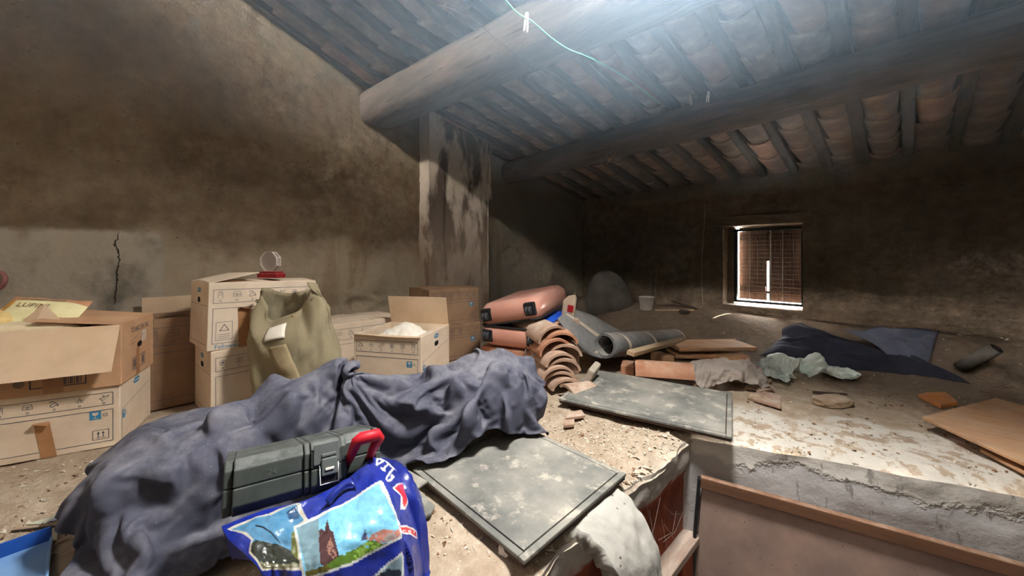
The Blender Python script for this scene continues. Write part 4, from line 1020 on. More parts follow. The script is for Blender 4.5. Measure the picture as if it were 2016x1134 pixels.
for half, nm in ((0, 'base'), (1, 'lid')):
    mb = MB()
    for (x0, x1, y0) in ((.0, .018, .012), (.018, TL*.46, .0), (TL*.46, TL*.50, -.008), (TL*.50, TL*.70, -.016), (TL*.70, TL*.74, -.006), (TL*.74, TL*.96, .022), (TL*.96, TL, .006)):
        mb.prism(*sec(x0, x1, y0, half))
    mb.build(nm, M['case'], TC, bevel=.003, recalc=True)
MB().box((TL*.60, -.0175, TH_*.76), (TL*.17, .004, TH_*.40)).build('latch_panel', M['case_light'], TC, bevel=.002)
lt_ = MB().box((TL*.615, -.022, TH_*.50), (.036, .010, .040)).build('latch', M['case_light'], TC, bevel=.003)
MB().tube([(TL*.615-.021, -.019, TH_*.55), (TL*.615-.021, -.022, TH_*.18), (TL*.615+.021, -.022, TH_*.18), (TL*.615+.021, -.019, TH_*.55)], .0022, 8).build('latch_wire', M['steel'], lt_, smooth=True)
MB().box((TL*.615, -.0285, TH_*.46), (.020, .003, .006)).build('latch_slot', M['white_cloth'], lt_, bevel=.001)
MB().box((TL*.615, -.019, TH_*.72), (.034, .008, .008)).build('latch_hook', M['case_light'], lt_, bevel=.002)
MB().box((TL*.62, -.0165, TH_*.30), (.040, .004, .040)).build('latch_recess', M['black_plastic'], TC)
hx0, hx1 = TL*.765, TL*.965
hb = MB(); hb.tube([(hx0, .02, TH_*.42), (hx0+.004, -.012, TH_*.62), (hx0+.012, -.036, TH_*.86), (hx0+.02, -.040, TH_*.90), (hx1-.004, -.040, TH_*.90), (hx1, -.036, TH_*.84), (hx1-.012, -.01, TH_*.58), (hx1-.014, .02, TH_*.40)], [.010, .012, .0145, .0155, .0155, .0145, .012, .010], 12)
hb.build('handle', M['red_handle'], TC, smooth=True)
Print(lambda u, v, o: (u, -o, v)).mb
pq = Print(lambda u, v, o: (u, -o, v)); pq.text('ink_case', TL*.24, TH_*.58, .020, "24"); pq.line('ink_case', [(TL*.20, TH_*.55), (TL*.34, TH_*.555)], .001)
M['ink_case'] = simple('embossed_mark', lin(96,102,98), None, 20, .5, 0); pq.done(TC)

# ------------------------------------------------------------------ blue shopping bag with printed town pictures
rows_ = [
 [(436,1036,.80),(520,1004,.84),(600,985,.87),(680,945,.93),(744,899,1.02),(800,948,1.03)],
 [(452,1064,.765),(525,1036,.79),(600,1014,.82),(690,972,.86),(768,950,.90),(806,990,.99)],
 [(488,1097,.735),(540,1082,.75),(605,1066,.765),(690,1030,.80),(780,1022,.85),(820,1042,.96)],
 [(515,1135,.715),(550,1132,.72),(610,1130,.73),(690,1112,.76),(790,1092,.82),(825,1102,.93)],
 [(528,1235,.72),(562,1250,.72),(620,1260,.72),(700,1260,.74),(800,1240,.80),(829,1200,.91)],
 [(530,1310,.755),(562,1325,.745),(620,1335,.735),(700,1320,.75),(800,1280,.79),(829,1220,.86)]]
ctl = np.array([[list(PD(*p)) for p in r] for r in rows_]); ctl[5, :, 2] = .012
photo_uv = np.array([[(p[0], p[1]) for p in r] for r in rows_], float)
def bic(c, nu, nv):
    def interp(a, n):                        # catmull-rom along axis 0
        k = a.shape[0]; s = np.linspace(0, k-1, n); i = np.minimum(s.astype(int), k-2); t = (s-i).reshape(-1, *([1]*(a.ndim-1)))
        p0, p1, p2, p3 = a[np.maximum(i-1, 0)], a[i], a[i+1], a[np.minimum(i+2, k-1)]
        return .5*(2*p1 + (p2-p0)*t + (2*p0-5*p1+4*p2-p3)*t*t + (3*p1-p0-3*p2+p3)*t**3)
    return np.swapaxes(interp(np.swapaxes(interp(c, nu), 0, 1), nv), 0, 1)
NU, NV = 210, 250
sf = bic(ctl, NU, NV); uvp = bic(photo_uv, NU, NV)
A_, B_ = np.meshgrid(np.linspace(0, 1, NU), np.linspace(0, 1, NV), indexing='ij')
nrm = np.cross(np.gradient(sf, axis=0), np.gradient(sf, axis=1)); nrm /= np.linalg.norm(nrm, axis=-1, keepdims=True)+1e-9
cr = .008*(np.abs(fbm(A_*5+B_*3, B_*7, 3., 3))-.2) + .006*np.sin(B_*9+A_*4+3*fbm(A_*3, B_*3, 1, 2)) + .003*fbm(A_*18, B_*18, 5, 2)
edge = np.minimum(np.minimum(A_, 1-A_)*8, np.minimum(B_, 1-B_)*8).clip(0, 1)
sf = sf - nrm*(cr*edge)[..., None]*np.sign((nrm*np.array(list(FW))).sum(-1, keepdims=True))
back = sf + np.array(list(FW))*(.03 + .17*np.sqrt(np.clip(np.sin(B_*math.pi), 0, 1)))[..., None] - np.array([0, 0, .10])*(1-A_)[..., None]**2
back[..., 2] = np.maximum(back[..., 2], .006)
def poly_in(px, py, poly):
    c = np.zeros(px.shape, bool); n = len(poly)
    for i in range(n):
        x0, y0 = poly[i]; x1, y1 = poly[(i+1) % n]
        if y0 == y1: continue
        c ^= ((y0 > py) != (y1 > py)) & (px < (x1-x0)*(py-y0)/(y1-y0)+x0)
    return c
def bag_colours(px, py):
    C = np.empty(px.shape + (3,)); C[:] = lin(36,50,140)
    C += (.02*fbm(px*.03, py*.03, 1., 3))[..., None]
    put = lambda m, c: C.__setitem__(m, c)
    nz = fbm(px*.09, py*.09, 7., 3); nf = fbm(px*.25, py*.25, 2., 3)
    # right-hand picture: town tower under a pale blue sky
    fr = [(578,1033),(748,951),(752,952),(786,1032),(791,1059),(700,1108),(598,1142),(592,1120)]; put(poly_in(px, py, fr), lin(196,200,198))
    inr = [(583,1036),(746,956),(783,1034),(786,1056),(698,1103),(602,1137),(597,1118)]; I = poly_in(px, py, inr)
    C[I] = (np.array(lin(120,186,218)) + (nf[I][:, None]*.06))
    put(I & poly_in(px, py, [(583,1036),(625,1016),(632,1110),(604,1128)]), lin(112,140,150))
    put(I & poly_in(px, py, [(622,1080),(790,1020),(790,1064),(602,1140)]) & (nz*12 + py > 1120 - (px-620)*.36), lin(126,70,70))
    put(I & poly_in(px, py, [(708,1066),(719,1043),(722,1062)]), lin(64,70,104))
    put(I & poly_in(px, py, [(720,1058),(752,1043),(776,1046),(790,1036),(790,1058),(730,1076)]) & (nf > -.25), lin(168,112,98))
    put(I & poly_in(px, py, [(752,1064),(762,1050),(778,1054),(766,1068)]), lin(150,142,138))
    put(I & poly_in(px, py, [(626,1060),(627,1042),(632,1038),(638,1044),(640,1030),(643,1020),(646,1032),(650,1044),(656,1046),(660,1064),(668,1095),(640,1112),(632,1112)]), lin(74,48,50))
    put(I & poly_in(px, py, [(642,1080),(650,1056),(658,1078),(664,1094),(648,1102)]) & (nf > 0), lin(150,110,96))
    put(I & poly_in(px, py, [(632,1118),(668,1094),(700,1080),(722,1064),(745,1066),(762,1078),(700,1110),(602,1142)]) & (nz > -.35), lin(84,116,44))
    put(I & poly_in(px, py, [(690,1090),(720,1066),(748,1070),(744,1084),(706,1104)]) & (nf > -.05), lin(130,166,72))
    put(I & poly_in(px, py, [(600,1126),(640,1112),(660,1118),(606,1140)]), lin(96,90,44))
    # left-hand picture: hill and mast
    fl_ = [(446,1043),(584,990),(592,992),(606,1022),(580,1034),(594,1124),(516,1124),(506,1108),(490,1090),(496,1066),(482,1056)]; put(poly_in(px, py, fl_), lin(180,176,164))
    inl = [(454,1044),(583,995),(598,1022),(577,1034),(590,1118),(518,1120),(508,1104),(494,1088),(500,1064),(488,1052)]; I = poly_in(px, py, inl)
    C[I] = np.array(lin(78,128,162)) + nz[I][:, None]*.04
    put(I & poly_in(px, py, [(560,1012),(584,998),(592,1016),(570,1022)]) & (nz > -.2), lin(40,70,104))
    put(I & poly_in(px, py, [(490,1080),(505,1066),(545,1070),(575,1082),(600,1090),(600,1130),(500,1130)]), lin(44,48,40))
    put(I & poly_in(px, py, [(572,1082),(574,1050),(584,1040),(592,1110)]), lin(88,92,44))
    put(I & (py > 1108 + nz*6), lin(104,104,78))
    mast = np.abs(py - (1040 + ((px-505)/44)**2*26)) < 1.6; put(I & mast & (px > 504) & (px < 552), lin(30,36,44))
    # red ribbons with white edge
    for rb_, inn in (([(782,951),(795,951),(803,962),(800,990),(794,1003),(789,1002),(788,975),(776,958)], [(784,953),(794,953),(801,964),(798,988),(794,999),(791,990),(790,974),(780,958)]),
                     ([(780,1033),(800,1034),(820,1046),(821,1062),(806,1052),(788,1049)], [(783,1036),(800,1037),(818,1048),(819,1058),(806,1049),(790,1046)])):
        put(poly_in(px, py, rb_), lin(232,226,224)); put(poly_in(px, py, inn), lin(214,52,56))
    put((np.hypot(px-797, py-1046) < 3.4) & (np.hypot(px-797, py-1046) > 1.8) & (px < 799), lin(240,232,228)); put((np.hypot(px-805, py-1046) < 2.6) & (np.hypot(px-805, py-1046) > 1.2), lin(240,232,228)); put(np.hypot(px-813, py-1048) < 1.6, lin(240,232,228))
    # white letters along the upper right edge
    def stroke(a, b, w=1.7):
        d = np.array(b)-np.array(a); t = np.clip(((px-a[0])*d[0]+(py-a[1])*d[1])/(d@d), 0, 1); put(np.hypot(px-a[0]-t*d[0], py-a[1]-t*d[1]) < w, lin(232,232,240))
    for s_ in (((744,900),(742,914)), ((742,914),(757,907)), ((744,901),(757,907)), ((766,913),(755,924)), ((761,909),(768,914)), ((752,921),(759,926)), ((775,922),(763,939)), ((769,917),(781,925)), ((763,939),(766,943)), ((766,943),(772,942)), ((772,942),(776,938)), ((776,938),(773,935))): stroke(*s_)
    # lower picture corner
    fr3 = [(738,1134),(795,1085),(800,1096),(798,1134)]; put(poly_in(px, py, fr3) | (poly_in(px, py, [(738,1134),(798,1134),(798,1240),(640,1240)])), lin(190,196,196))
    I = poly_in(px, py, [(748,1132),(793,1092),(796,1104),(793,1134),(790,1236),(660,1236)]); put(I, lin(116,140,150)); put(I & (py > 1124 + nz*8), lin(36,44,56))
    return np.clip(C, .003, 1)
def m_bag():
    t = NT('printed_woven_plastic'); a = t.n('ShaderNodeVertexColor', layer_name='print'); nm = t.bump(t.noise(300, 2), .15, .001); nm = t.bump(t.noise(28, 4, .6), .35, .006, nm)
    return t.out(a.outputs[0], .28, nm, spec=.5)
M['bag'] = m_bag(); M['bag_blue'] = simple('blue_woven_plastic', lin(36,50,140), lin(28,40,118), 8, .3, .3, 40, .004, spec=.5)
BG = empty('shopping_bag', (float(sf[..., 0].mean()), float(sf[..., 1].mean()), 0)); tag(BG, 'blue glossy shopping bag printed with town pictures', 'bag')
bo = np.array(list(BG.location))
fb_ = MB().grid(sf-bo).build('printed_front', M['bag'], BG, smooth=True)
at = fb_.data.color_attributes.new('print', 'FLOAT_COLOR', 'POINT'); cc = bag_colours(uvp[..., 0], uvp[..., 1]).reshape(-1, 3)
at.data.foreach_set('color', np.concatenate([cc, np.ones((len(cc), 1))], 1).ravel())
bk = back[::6, ::6]; MB().grid(bk[:, ::-1]-bo).build('bag_back', M['bag_blue'], BG, smooth=True)
side = MB()
for fr_, bk_ in ((sf[:, 0], back[:, 0]), (sf[:, -1], back[:, -1]), (sf[0], back[0])):
    side.grid(np.stack([fr_*(1-s)+bk_*s for s in np.linspace(0, 1, 5)], 1)[::3]-bo)
side.build('bag_side', M['bag_blue'], BG, smooth=True)
# rolled handle loop on the rim
hl = cat([PD(640, 985, .835), PD(652, 968, .845), PD(672, 950, .865), PD(688, 948, .87), PD(692, 966, .86), PD(688, 985, .845)], 18)
hg = np.array([[list(p + FW*.001*k + UP*.0), list(p - UP*.012 + RT*.012)] for k, p in enumerate(hl)]); MB().grid(hg-bo).build('strap', M['bag_blue'], BG, smooth=True, solid=.002)

# ------------------------------------------------------------------ blue tray corner and paper scraps at lower left
M['blue_plastic'] = simple('blue_plastic', lin(30,84,168), lin(22,66,142), 8, .35, .05, 60, spec=.5); M['pale_blue'] = simple('pale_blue_plastic', lin(120,160,206), lin(108,148,196), 8, .4, .05, 60)
tq = PZ(30, 1105, .02); ang = math.atan2(*( (PZ(70, 1060, .05)-PZ(0, 1085, .05)).yx))
tr = empty('blue_tray', (tq.x, tq.y, .012), (R(2), 0, ang)); tag(tr, 'blue plastic tray beside the pale card scraps', 'tray')
tw_, tl_ = .30, .20; ox = .30-.055
MB().box((-tw_/2+.06, -tl_/2+.05, .004), (tw_, tl_, .006)).build('tray_floor', M['pale_blue'], tr, bevel=.002)
MB().box((-tw_/2+.06, .053, .022), (tw_, .006, .042), (R(-14), 0, 0)).build('tray_rim', M['blue_plastic'], tr, bevel=.002)
MB().box((.058, -tl_/2+.05, .008), (.006, tl_, .014), (0, R(14), 0)).build('tray_rim', M['pale_blue'], tr, bevel=.002)
M['paper'] = simple('grubby_white_card', lin(206,208,190), lin(184,186,166), 8, .8, .2, 40); M['paper_blue'] = simple('pale_blue_card', lin(190,206,226), None, 8, .7, .1)
def scrap(name, label, pts, mat, th=.002, lift=.004, cat_='paper', z=.006, group=None):
    ps = [PZ(a, b, z + lift*k) for k, (a, b) in enumerate(pts)]; o = MB().prism([tuple(p) for p in ps], (0, 0, th)).build(name, mat, recalc=True); tag(o, label, cat_, group); return o
scrap('card_scrap', 'grubby pale card strip on the dirt near the tarpaulin', [(50,1034),(100,1020),(136,993),(140,998),(112,1020),(88,1033)], M['paper'], .003, .0004, 'card')
scrap('card_scrap', 'pale blue sliver of card beside the card strip', [(92,1028),(110,1020),(124,1008),(120,1020),(108,1025)], M['paper_blue'], .002, .0004, 'card', .009)
scrap('card_scrap', 'square pale card scrap touching the blue tray', [(73,1048),(114,1040),(112,1064),(76,1074)], M['paper'], .003, .0006, 'card')
o = plank('thin_twig', PZ(22, 1046, .008), PZ(118, 1035, .012), .006, .006, M['rafter'], 'thin brown stick on the dirt beside the card scraps', 'stick')

# ------------------------------------------------------------------ loose board bits left of the tarp panel
def flat(name, label, pts, z, th, mat, cat_, group=None, bev=.003):
    o = MB().prism([tuple(PZ(a, b, z)) for a, b in pts], (0, 0, th)).build(name, mat, recalc=True, bevel=bev); tag(o, label, cat_, group); return o
pm = m_panel(9.)
flat('panel_offcut', 'broken grey board corner beside the blue shopping bag, upper piece', [(790,925),(808,932),(842,952),(815,970),(800,955)], .046, .010, pm, 'board', 'broken board corners')
flat('panel_offcut', 'broken grey board corner beside the blue shopping bag, lower piece', [(800,960),(838,982),(856,1000),(850,1015),(822,1032),(805,1010)], .014, .012, pm, 'board', 'broken board corners')

# ------------------------------------------------------------------ stairwell fittings
M['rail_wood'] = simple('orange_rail_wood', lin(136,98,74), lin(106,76,56), 4, .7, .3, 40, .003, stretch=(.6, 8, 8), dust=.5, dcol=lin(190,166,144))
def m_hard():
    t = NT('grimy_pinkish_board'); n = t.noise(2.5, 5, .6); col = t.ramp(n, [(.3, lin(136,116,108)), (.55, lin(172,148,136)), (.75, lin(206,170,148))]); sp = t.rng(t.voro(26), .07, .04); col = t.mix(sp, col, lin(60,48,42)); return t.out(col, .75, t.bump(t.noise(30, 4), .15, .004), spec=.2)
M['hardboard'] = m_hard()
wd = Vector((.914, .406, 0)); wn = Vector((.406, -.914, 0))
a0 = Vector((WX, 1.83, 0)) + wd*.030 + wn*.045
fp = empty('framed_panel', (a0.x, a0.y, -.168), (0, R(4.2), math.atan2(.406, .914))); tag(fp, 'grimy hardboard panel with orange wooden top rail standing in the stairwell', 'panel')
MB().box((1.0, 0, -.026), (2.0, .03, .052)).build('top_rail', M['rail_wood'], fp, bevel=.004)
MB().box((1.0, .006, -.70), (1.98, .008, 1.30)).build('board', M['hardboard'], fp)
MB().box((-.006, .0, -.68), (.012, .03, 1.34)).build('edge_strip', M['black_plastic'], fp, bevel=.003)
tm = MB().box((WX-.005, 1.02, -.475), (.09, 1.60, .035)).build('trim_1', simple('pale_dusty_trim', lin(190,174,160), lin(150,128,112), 6, .85, .3, 40, stretch=(6, .8, 6)), bevel=.004); struct(tm, 'pale dusty door head trim in the stairwell')
dr = struct(empty('door_1', (WX-.03, 1.02, -.49)), 'orange wooden door below the stairwell trim')
M['door_orange'] = simple('orange_varnished_wood', lin(190,92,44), lin(150,66,30), 4, .5, .2, 30, .003, stretch=(6, 6, .7))
MB().box((0, .40, -.62), (.05, .78, 1.24)).build('door_leaf', M['door_orange'], dr, bevel=.004)
MB().box((.03, .60, -.62), (.012, .055, 1.2)).build('door_slit', M['black_plastic'], dr)
MB().box((.035, .70, -.62), (.03, .12, 1.24)).build('door_post', M['door_orange'], dr, bevel=.005)
# broken white plaster haunch curving down into the opening
def m_white():
    t = NT('flaking_white_plaster'); n = t.noise(9, 6, .65); col = t.mix(n, lin(160,157,148), lin(190,188,180)); pt_ = t.rng(t.voro(28), .12, .07); pt_ = t.math('MULTIPLY', pt_, t.rng(t.noise(7, 3), .5, .6)); col = t.mix(pt_, col, lin(112,104,98)); return t.out(col, .9, t.bump(t.math('SUBTRACT', n, pt_), .6, .01), spec=.15)
M['white_plaster'] = m_white()
pr = np.array([(-.735, .012), (-.70, .010), (-.668, -.008), (-.632, -.035), (-.598, -.075), (-.572, -.125), (-.553, -.185), (-.542, -.26), (-.535, -.36), (-.532, -.5)])
prf = bic(np.repeat(pr[:, None, :], 2, 1), 40, 2)[:, 0]
ysn = np.linspace(.895, 1.20, 40); tt2 = np.linspace(0, 1, 40)
G = np.zeros((40, 40, 3))
for i in range(40):
    for j in range(40):
        y0 = .90 + .02*float(fbm(i*.35, 7., 2., 3)) + .16*tt2[i]; y1 = 1.19 - .02*float(fbm(i*.2, 3., 1., 2)); G[i, j] = (prf[i, 0], y0 + (y1-y0)*tt2[j], prf[i, 1])
nn_ = fbm(G[..., 0]*14, G[..., 1]*14, G[..., 2]*14, 4)*.016; G[..., 0] += nn_; G[..., 2] += nn_*.6
ph = MB().grid(G).build('plaster_haunch', M['white_plaster'], smooth=True, solid=.06); tag(ph, 'broken white plaster edge curving down into the stair opening', 'plaster')
ph.modifiers[0].offset = -1
# cobweb strands between brick face and trim
M['web'] = simple('cobweb', lin(176,164,152), None, 30, .9, 0)
cw = MB()
for k in range(22):
    y0 = random.uniform(1.15, 1.8); p = Vector((WX+.012, y0, random.uniform(-.36, -.1))); q = Vector((WX+random.uniform(.02, .06), y0+random.uniform(-.28, .2), random.uniform(-.46, -.2)))
    m_ = (p+q)/2 + Vector((random.uniform(0, .02), 0, -.02)); cw.tube([p, m_, q],   .0004, 4, False)
tag(cw.build('cobwebs', M['web']), 'dusty cobweb strands over the red brick face', 'cobweb', kind='stuff')

# ------------------------------------------------------------------ crumpled plastics and cloths
def crumple(name, label, cat_, quad, hgt, mat, seed, n=60, ridged=1., edge_p=3, droop=0, thick=.003, sharp=0):
    """a crumpled sheet over the floor quad (four photo pixels, walked round), real height on top of the floor"""
    c = [PFl(*q) for q in quad]; P_ = np.zeros((n, n, 3))
    u = np.linspace(0, 1, n); U, V = np.meshgrid(u, u, indexing='ij')
    for k in range(3): P_[..., k] = c[0][k]*(1-U)*(1-V) + c[1][k]*U*(1-V) + c[2][k]*U*V + c[3][k]*(1-U)*V
    cx, cy = P_[..., 0].mean(), P_[..., 1].mean()
    rad = np.maximum(np.abs(U*2-1), np.abs(V*2-1)); th = np.arctan2(V-.5, U-.5); wob = 1 + .16*fbm(np.cos(th)*1.5+seed, np.sin(th)*1.5, seed, 3)
    P_[..., 0] = cx + (P_[..., 0]-cx)*wob; P_[..., 1] = cy + (P_[..., 1]-cy)*wob
    rd = 1 - np.abs(fbm(U*3.2+seed, V*3.2, seed, 2))*2.2; rd2 = 1 - np.abs(fbm(U*7+seed, V*7, seed+3, 2))*2
    body = hgt*(1-rad**edge_p).clip(0, 1)*(.45 + .35*rd.clip(0, 1)*ridged + .2*fbm(U*2+seed, V*2, 1., 2)) + hgt*.16*rd2*(1-rad**6)
    if sharp:
        cr1 = np.abs(fbm(U*2.6+seed*3, V*2.6, seed+1, 1)); cr2 = np.abs(fbm(U*5+seed, V*5+2, seed+5, 1))
        body = body*(.55 + 1.1*(cr1*1.6).clip(0, 1)) + hgt*.5*sharp*(cr2*1.5)*(1-rad**8)
    P_[..., 2] = fz(P_[..., 0], P_[..., 1]) + .006 + np.maximum(body, 0)
    o = MB().grid(P_).build(name, mat, smooth=True, solid=thick); tag(o, label, cat_); md = o.modifiers.new('sub', 'SUBSURF'); md.levels = 1; md.render_levels = 1
    return o
def m_plastic(name, c, trans, rough=.3, bumpy=.4):
    t = NT(name); n = t.noise(6, 5, .6); col = t.mix(n, tuple(x*.8 for x in c), c); nm = t.bump(t.noise(14, 5, .6, None, 1.5), bumpy, .015); t.out(col, rough, nm, spec=.5); t.b.inputs['Transmission Weight'].default_value = trans; t.b.inputs['IOR'].default_value = 1.1; return t.m
M['clear_bag'] = m_plastic('cloudy_plastic', lin(196,184,172), .25, .35); M['mint'] = m_plastic('pale_mint_plastic', lin(212,224,214), .12, .35, .5)
M['navy_cloth'] = simple('navy_cloth', lin(46,50,64), lin(32,36,48), 7, .85, .4, 30, .01); M['slate_cloth'] = simple('slate_blue_cloth', lin(96,102,120), lin(80,86,104), 7, .85, .3, 40, .006)
sheet_from(BAG_PTS, 'plastic_bag', M['clear_bag'], 'cloudy plastic bag of rubble beside the roof tile lying crosswise', 'plastic bag')
sheet_from(MINT_PTS, 'plastic_sheet', M['mint'], 'crumpled pale mint plastic sheet on the floor', 'plastic sheet')
crumple('navy_blanket', 'dark navy blanket lying on the floor below the window wall', 'blanket', [(1505,702),(1800,746),(1895,712),(1560,646)], .09, M['navy_cloth'], 11., edge_p=6)
# lighter corner of cloth thrown forward over it
fp_ = [PFl(1660, 668) + UP*.07, PFl(1850, 676) + UP*.10, PFl(1806, 736) + UP*.012]
n = 26; G = np.zeros((n, n, 3))
for i in range(n):
    for j in range(n):
        s = i/(n-1); t_ = j/(n-1); top = fp_[0].lerp(fp_[1], t_); bot = fp_[2] + (fp_[1]-fp_[0])*((t_-.5)*.16); p = top.lerp(bot, s) + UP*(.05*math.sin(math.pi*s)*(.4+.6*math.sin(math.pi*t_)) + .035*float(fbm(s*3.5, t_*5, 3., 3))); zf = float(fz(p.x, p.y))+.012; G[i, j] = (p.x, p.y, max(p.z, zf))
tag(MB().grid(G).build('slate_cloth', M['slate_cloth'], smooth=True, solid=.004), 'slate blue cloth corner folded over the navy blanket', 'cloth')
q = PFl(1890, 735); q2 = PFl(1935, 712)
tag(MB().lathe([(.030, 0), (.034, 0), (.034, .22), (.030, .22)], 20, q + UP*.038, (q2-q).normalized().to_track_quat('Z', 'Y').to_matrix()).build('pipe_offcut', simple('grey_pipe', lin(110,108,104), lin(80,78,74), 10, .6, .1), smooth=True), 'grey pipe offcut with open end beside the slate cloth', 'pipe')

# ------------------------------------------------------------------ stones, fragments and boards on the right-hand floor
def rock(name, label, px, py, dims, mat, seed, rot=0, cat_='stone', group=None, flat_top=False, z=None):
    bm = bmesh.new(); bmesh.ops.create_icosphere(bm, subdivisions=3, radius=1.0)
    for v in bm.verts:
        c = v.co; k = 1 + .28*float(fbm(c.x*1.3+seed, c.y*1.3, c.z*1.3, 3)); f = lambda a: math.copysign(abs(a)**.62, a)
        v.co = Vector((f(c.x)*dims[0]/2*k, f(c.y)*dims[1]/2*k, f(c.z)*dims[2]/2*(1+.25*(k-1))))
    me = bpy.data.meshes.new(name); bm.to_mesh(me); bm.free(); me.materials.append(mat)
    o = link(name, me); p = PFl(px, py) if z is None else PZ(px, py, z); o.location = p + UP*(dims[2]*.42); o.rotation_euler = (0, 0, rot); tag(o, label, cat_, group); return o
M['stone'] = simple('buff_stone', lin(186,164,138), lin(150,128,104), 9, .95, .5, 40, .008, dust=.4); M['white_stone'] = simple('white_lime_lump', lin(220,214,202), lin(194,186,172), 12, .95, .4, 50)
M['orange_tile'] = simple('orange_tile_top', lin(214,136,66), lin(186,120,70), 6, .85, .3, 40, dust=.35, dcol=lin(196,178,150))
rock('rubble_stone', 'flat buff stone in front of the mint plastic sheet', 1637, 797, (.20, .11, .055), M['stone'], 1., TH+.15)
flat('tile_fragment', 'orange tile fragment lying near the large fibre boards', [(1807,783),(1824,779),(1862,778),(1878,790),(1886,799),(1852,805),(1834,797)], .006, .022, M['orange_tile'], 'tile fragment', None, .005)
rock('rubble_stone', 'pale lump at the end of the grey corner panel', 1486, 788, (.075, .05, .045), M['stone'], 6., .3)
rock('rubble_stone', 'white lime lump at the front of the tarp-side grey panel', 992, 1092, (.030, .024, .034), M['white_stone'], 8., .3)
rock('rubble_stone', 'crumbly stone behind the grey corner panel by the plastic bag', 1455, 752, (.16, .08, .04), M['stone'], 12., TH)
rock('rubble_stone', 'buff stone between plastic bag and grey corner panel', 1385, 765, (.14, .07, .05), M['stone'], 15., TH)
for k, (pts, z, lab) in enumerate((([(1482,790),(1538,806),(1536,782),(1490,772)], .01, 'pinkish flat tile piece beside the pale lump at the grey corner panel'), ([(1112,829),(1152,823),(1145,812),(1118,817)], .012, 'flat clay chip between tarpaulin and grey corner panel, upper one'), ([(1110,843),(1131,841),(1131,831),(1111,832)], .006, 'flat clay chip between tarpaulin and grey corner panel, lower one'), ([(1466,766),(1498,772),(1520,752),(1490,744)], .008, 'dusty flat tile piece behind the plastic bag'), ([(1496,776),(1522,768),(1512,758),(1490,764)], .016, 'small pale tile chip in front of the mint plastic sheet'))):
    flat('tile_piece', lab, pts, z, .016, M['clay_dusty'], 'tile piece', 'flat tile pieces', .003)
flat('fibre_board', 'large orange-brown fibre board lying on top of another', [(1815,826),(2050,934),(2150,840),(1960,788)], .055, .014, M['board_orange'], 'board', 'fibre boards at the right', .002)
flat('fibre_board', 'orange-brown fibre board underneath the large one', [(1930,890),(2040,948),(2160,900),(1990,830)], .018, .014, M['board_orange'], 'board', 'fibre boards at the right', .002)
q = PZ(1990, 838, .03); tag(MB().box((q.x, q.y, .036), (.3, .04, .034), (0, 0, .9)).build('board_batten', M['plank'], bevel=.003), 'wooden batten under the large fibre board', 'batten')
rock('rubble_stone', 'small stone wedged under the tip of the large fibre board', 1850, 838, (.06, .05, .048), M['stone'], 21., .2)
plank('wood_splinter', PFl(1600, 775) + UP*.012, PFl(1668, 783) + UP*.02, .016, .01, M['rafter'], 'dark wood splinter lying behind the flat buff stone', 'splinter')

# ------------------------------------------------------------------ dim corner by the window wall
M['dim_cloth'] = simple('dark_sacking', lin(84,80,74), lin(56,54,50), 6, .9, .4, 40, .008); M['dim_white'] = simple('grubby_white_plastic', lin(190,186,178), lin(160,156,150), 10, .6, .1)
q = PFl(1205, 612)
n, m = 26, 40; g = np.zeros((n, m+1, 3))
for i in range(n):
    v = i/(n-1)
    for j in range(m+1):
        a = 2*math.pi*(j % m)/m; rr = (.24*(1-v**2.2)**.6+.01)*(1+.3*float(fbm(math.cos(a)*1.4, math.sin(a)*1.4, v*2.5+4, 3))); g[i, j] = (rr*math.cos(a)*1.1, rr*math.sin(a)*.8, v*.50)
sk2 = MB().grid(g).build('sack', M['dim_cloth'], smooth=True); sk2.location = q + FW*.12; sk2.rotation_euler = (0, R(-8), TH); tag(sk2, 'dark sack slumped in the dim corner behind the bucket', 'sack')
q = PFl(1273, 611)
bk_ = empty('bucket', (q.x, q.y, q.z), (0, 0, 0)); tag(bk_, 'small grubby white bucket in the dim corner', 'bucket')
MB().lathe([(.001, .004), (.062, .004), (.070, .02), (.082, .15), (.086, .15), (.086, .158), (.080, .158), (.066, .02), (.001, .012)], 24).build('pail', M['dim_white'], bk_, smooth=True)
MB().tube([(.084*math.cos(R(a)), .03*0 + .084*math.sin(R(a))*.2-.05, .15-.05*abs(math.sin(R(a)))) for a in range(0, 181, 15)], .002, 5).build('bail', M['wire'], bk_, smooth=True)
ld = empty('small_ladder', PY(1284, 592, YB-.14), (R(-6), 0, R(8))); ld.location.z = float(fz(ld.location.x, ld.location.y)); tag(ld, 'narrow metal ladder-like frame leaning on the wall by the bucket', 'ladder')
for s in (-.032, .032): MB().box((s, 0, .22), (.010, .012, .44)).build('ladder_rail', M['wire'], ld)
for k in range(4): MB().box((0, 0, .05 + k*.12), (.06, .008, .010)).build('ladder_rung', M['wire'], ld)
plank('thin_batten', PFl(1372, 610) + UP*.012, PY(1322, 592, YB-.12), .02, .02, M['rafter'], 'thin batten propped in the dim corner below the cable', 'batten')
plank('flat_batten', PFl(1290, 612) + UP*.008, PFl(1366, 612) + UP*.008, .03, .015, M['plank'], 'flat batten lying on the dirt bank below the cable', 'batten')
rock('rubble_stone', 'dark stone on the lit bank below the window', 1347, 618, (.11, .07, .05), M['dim_cloth'], 31., .4)

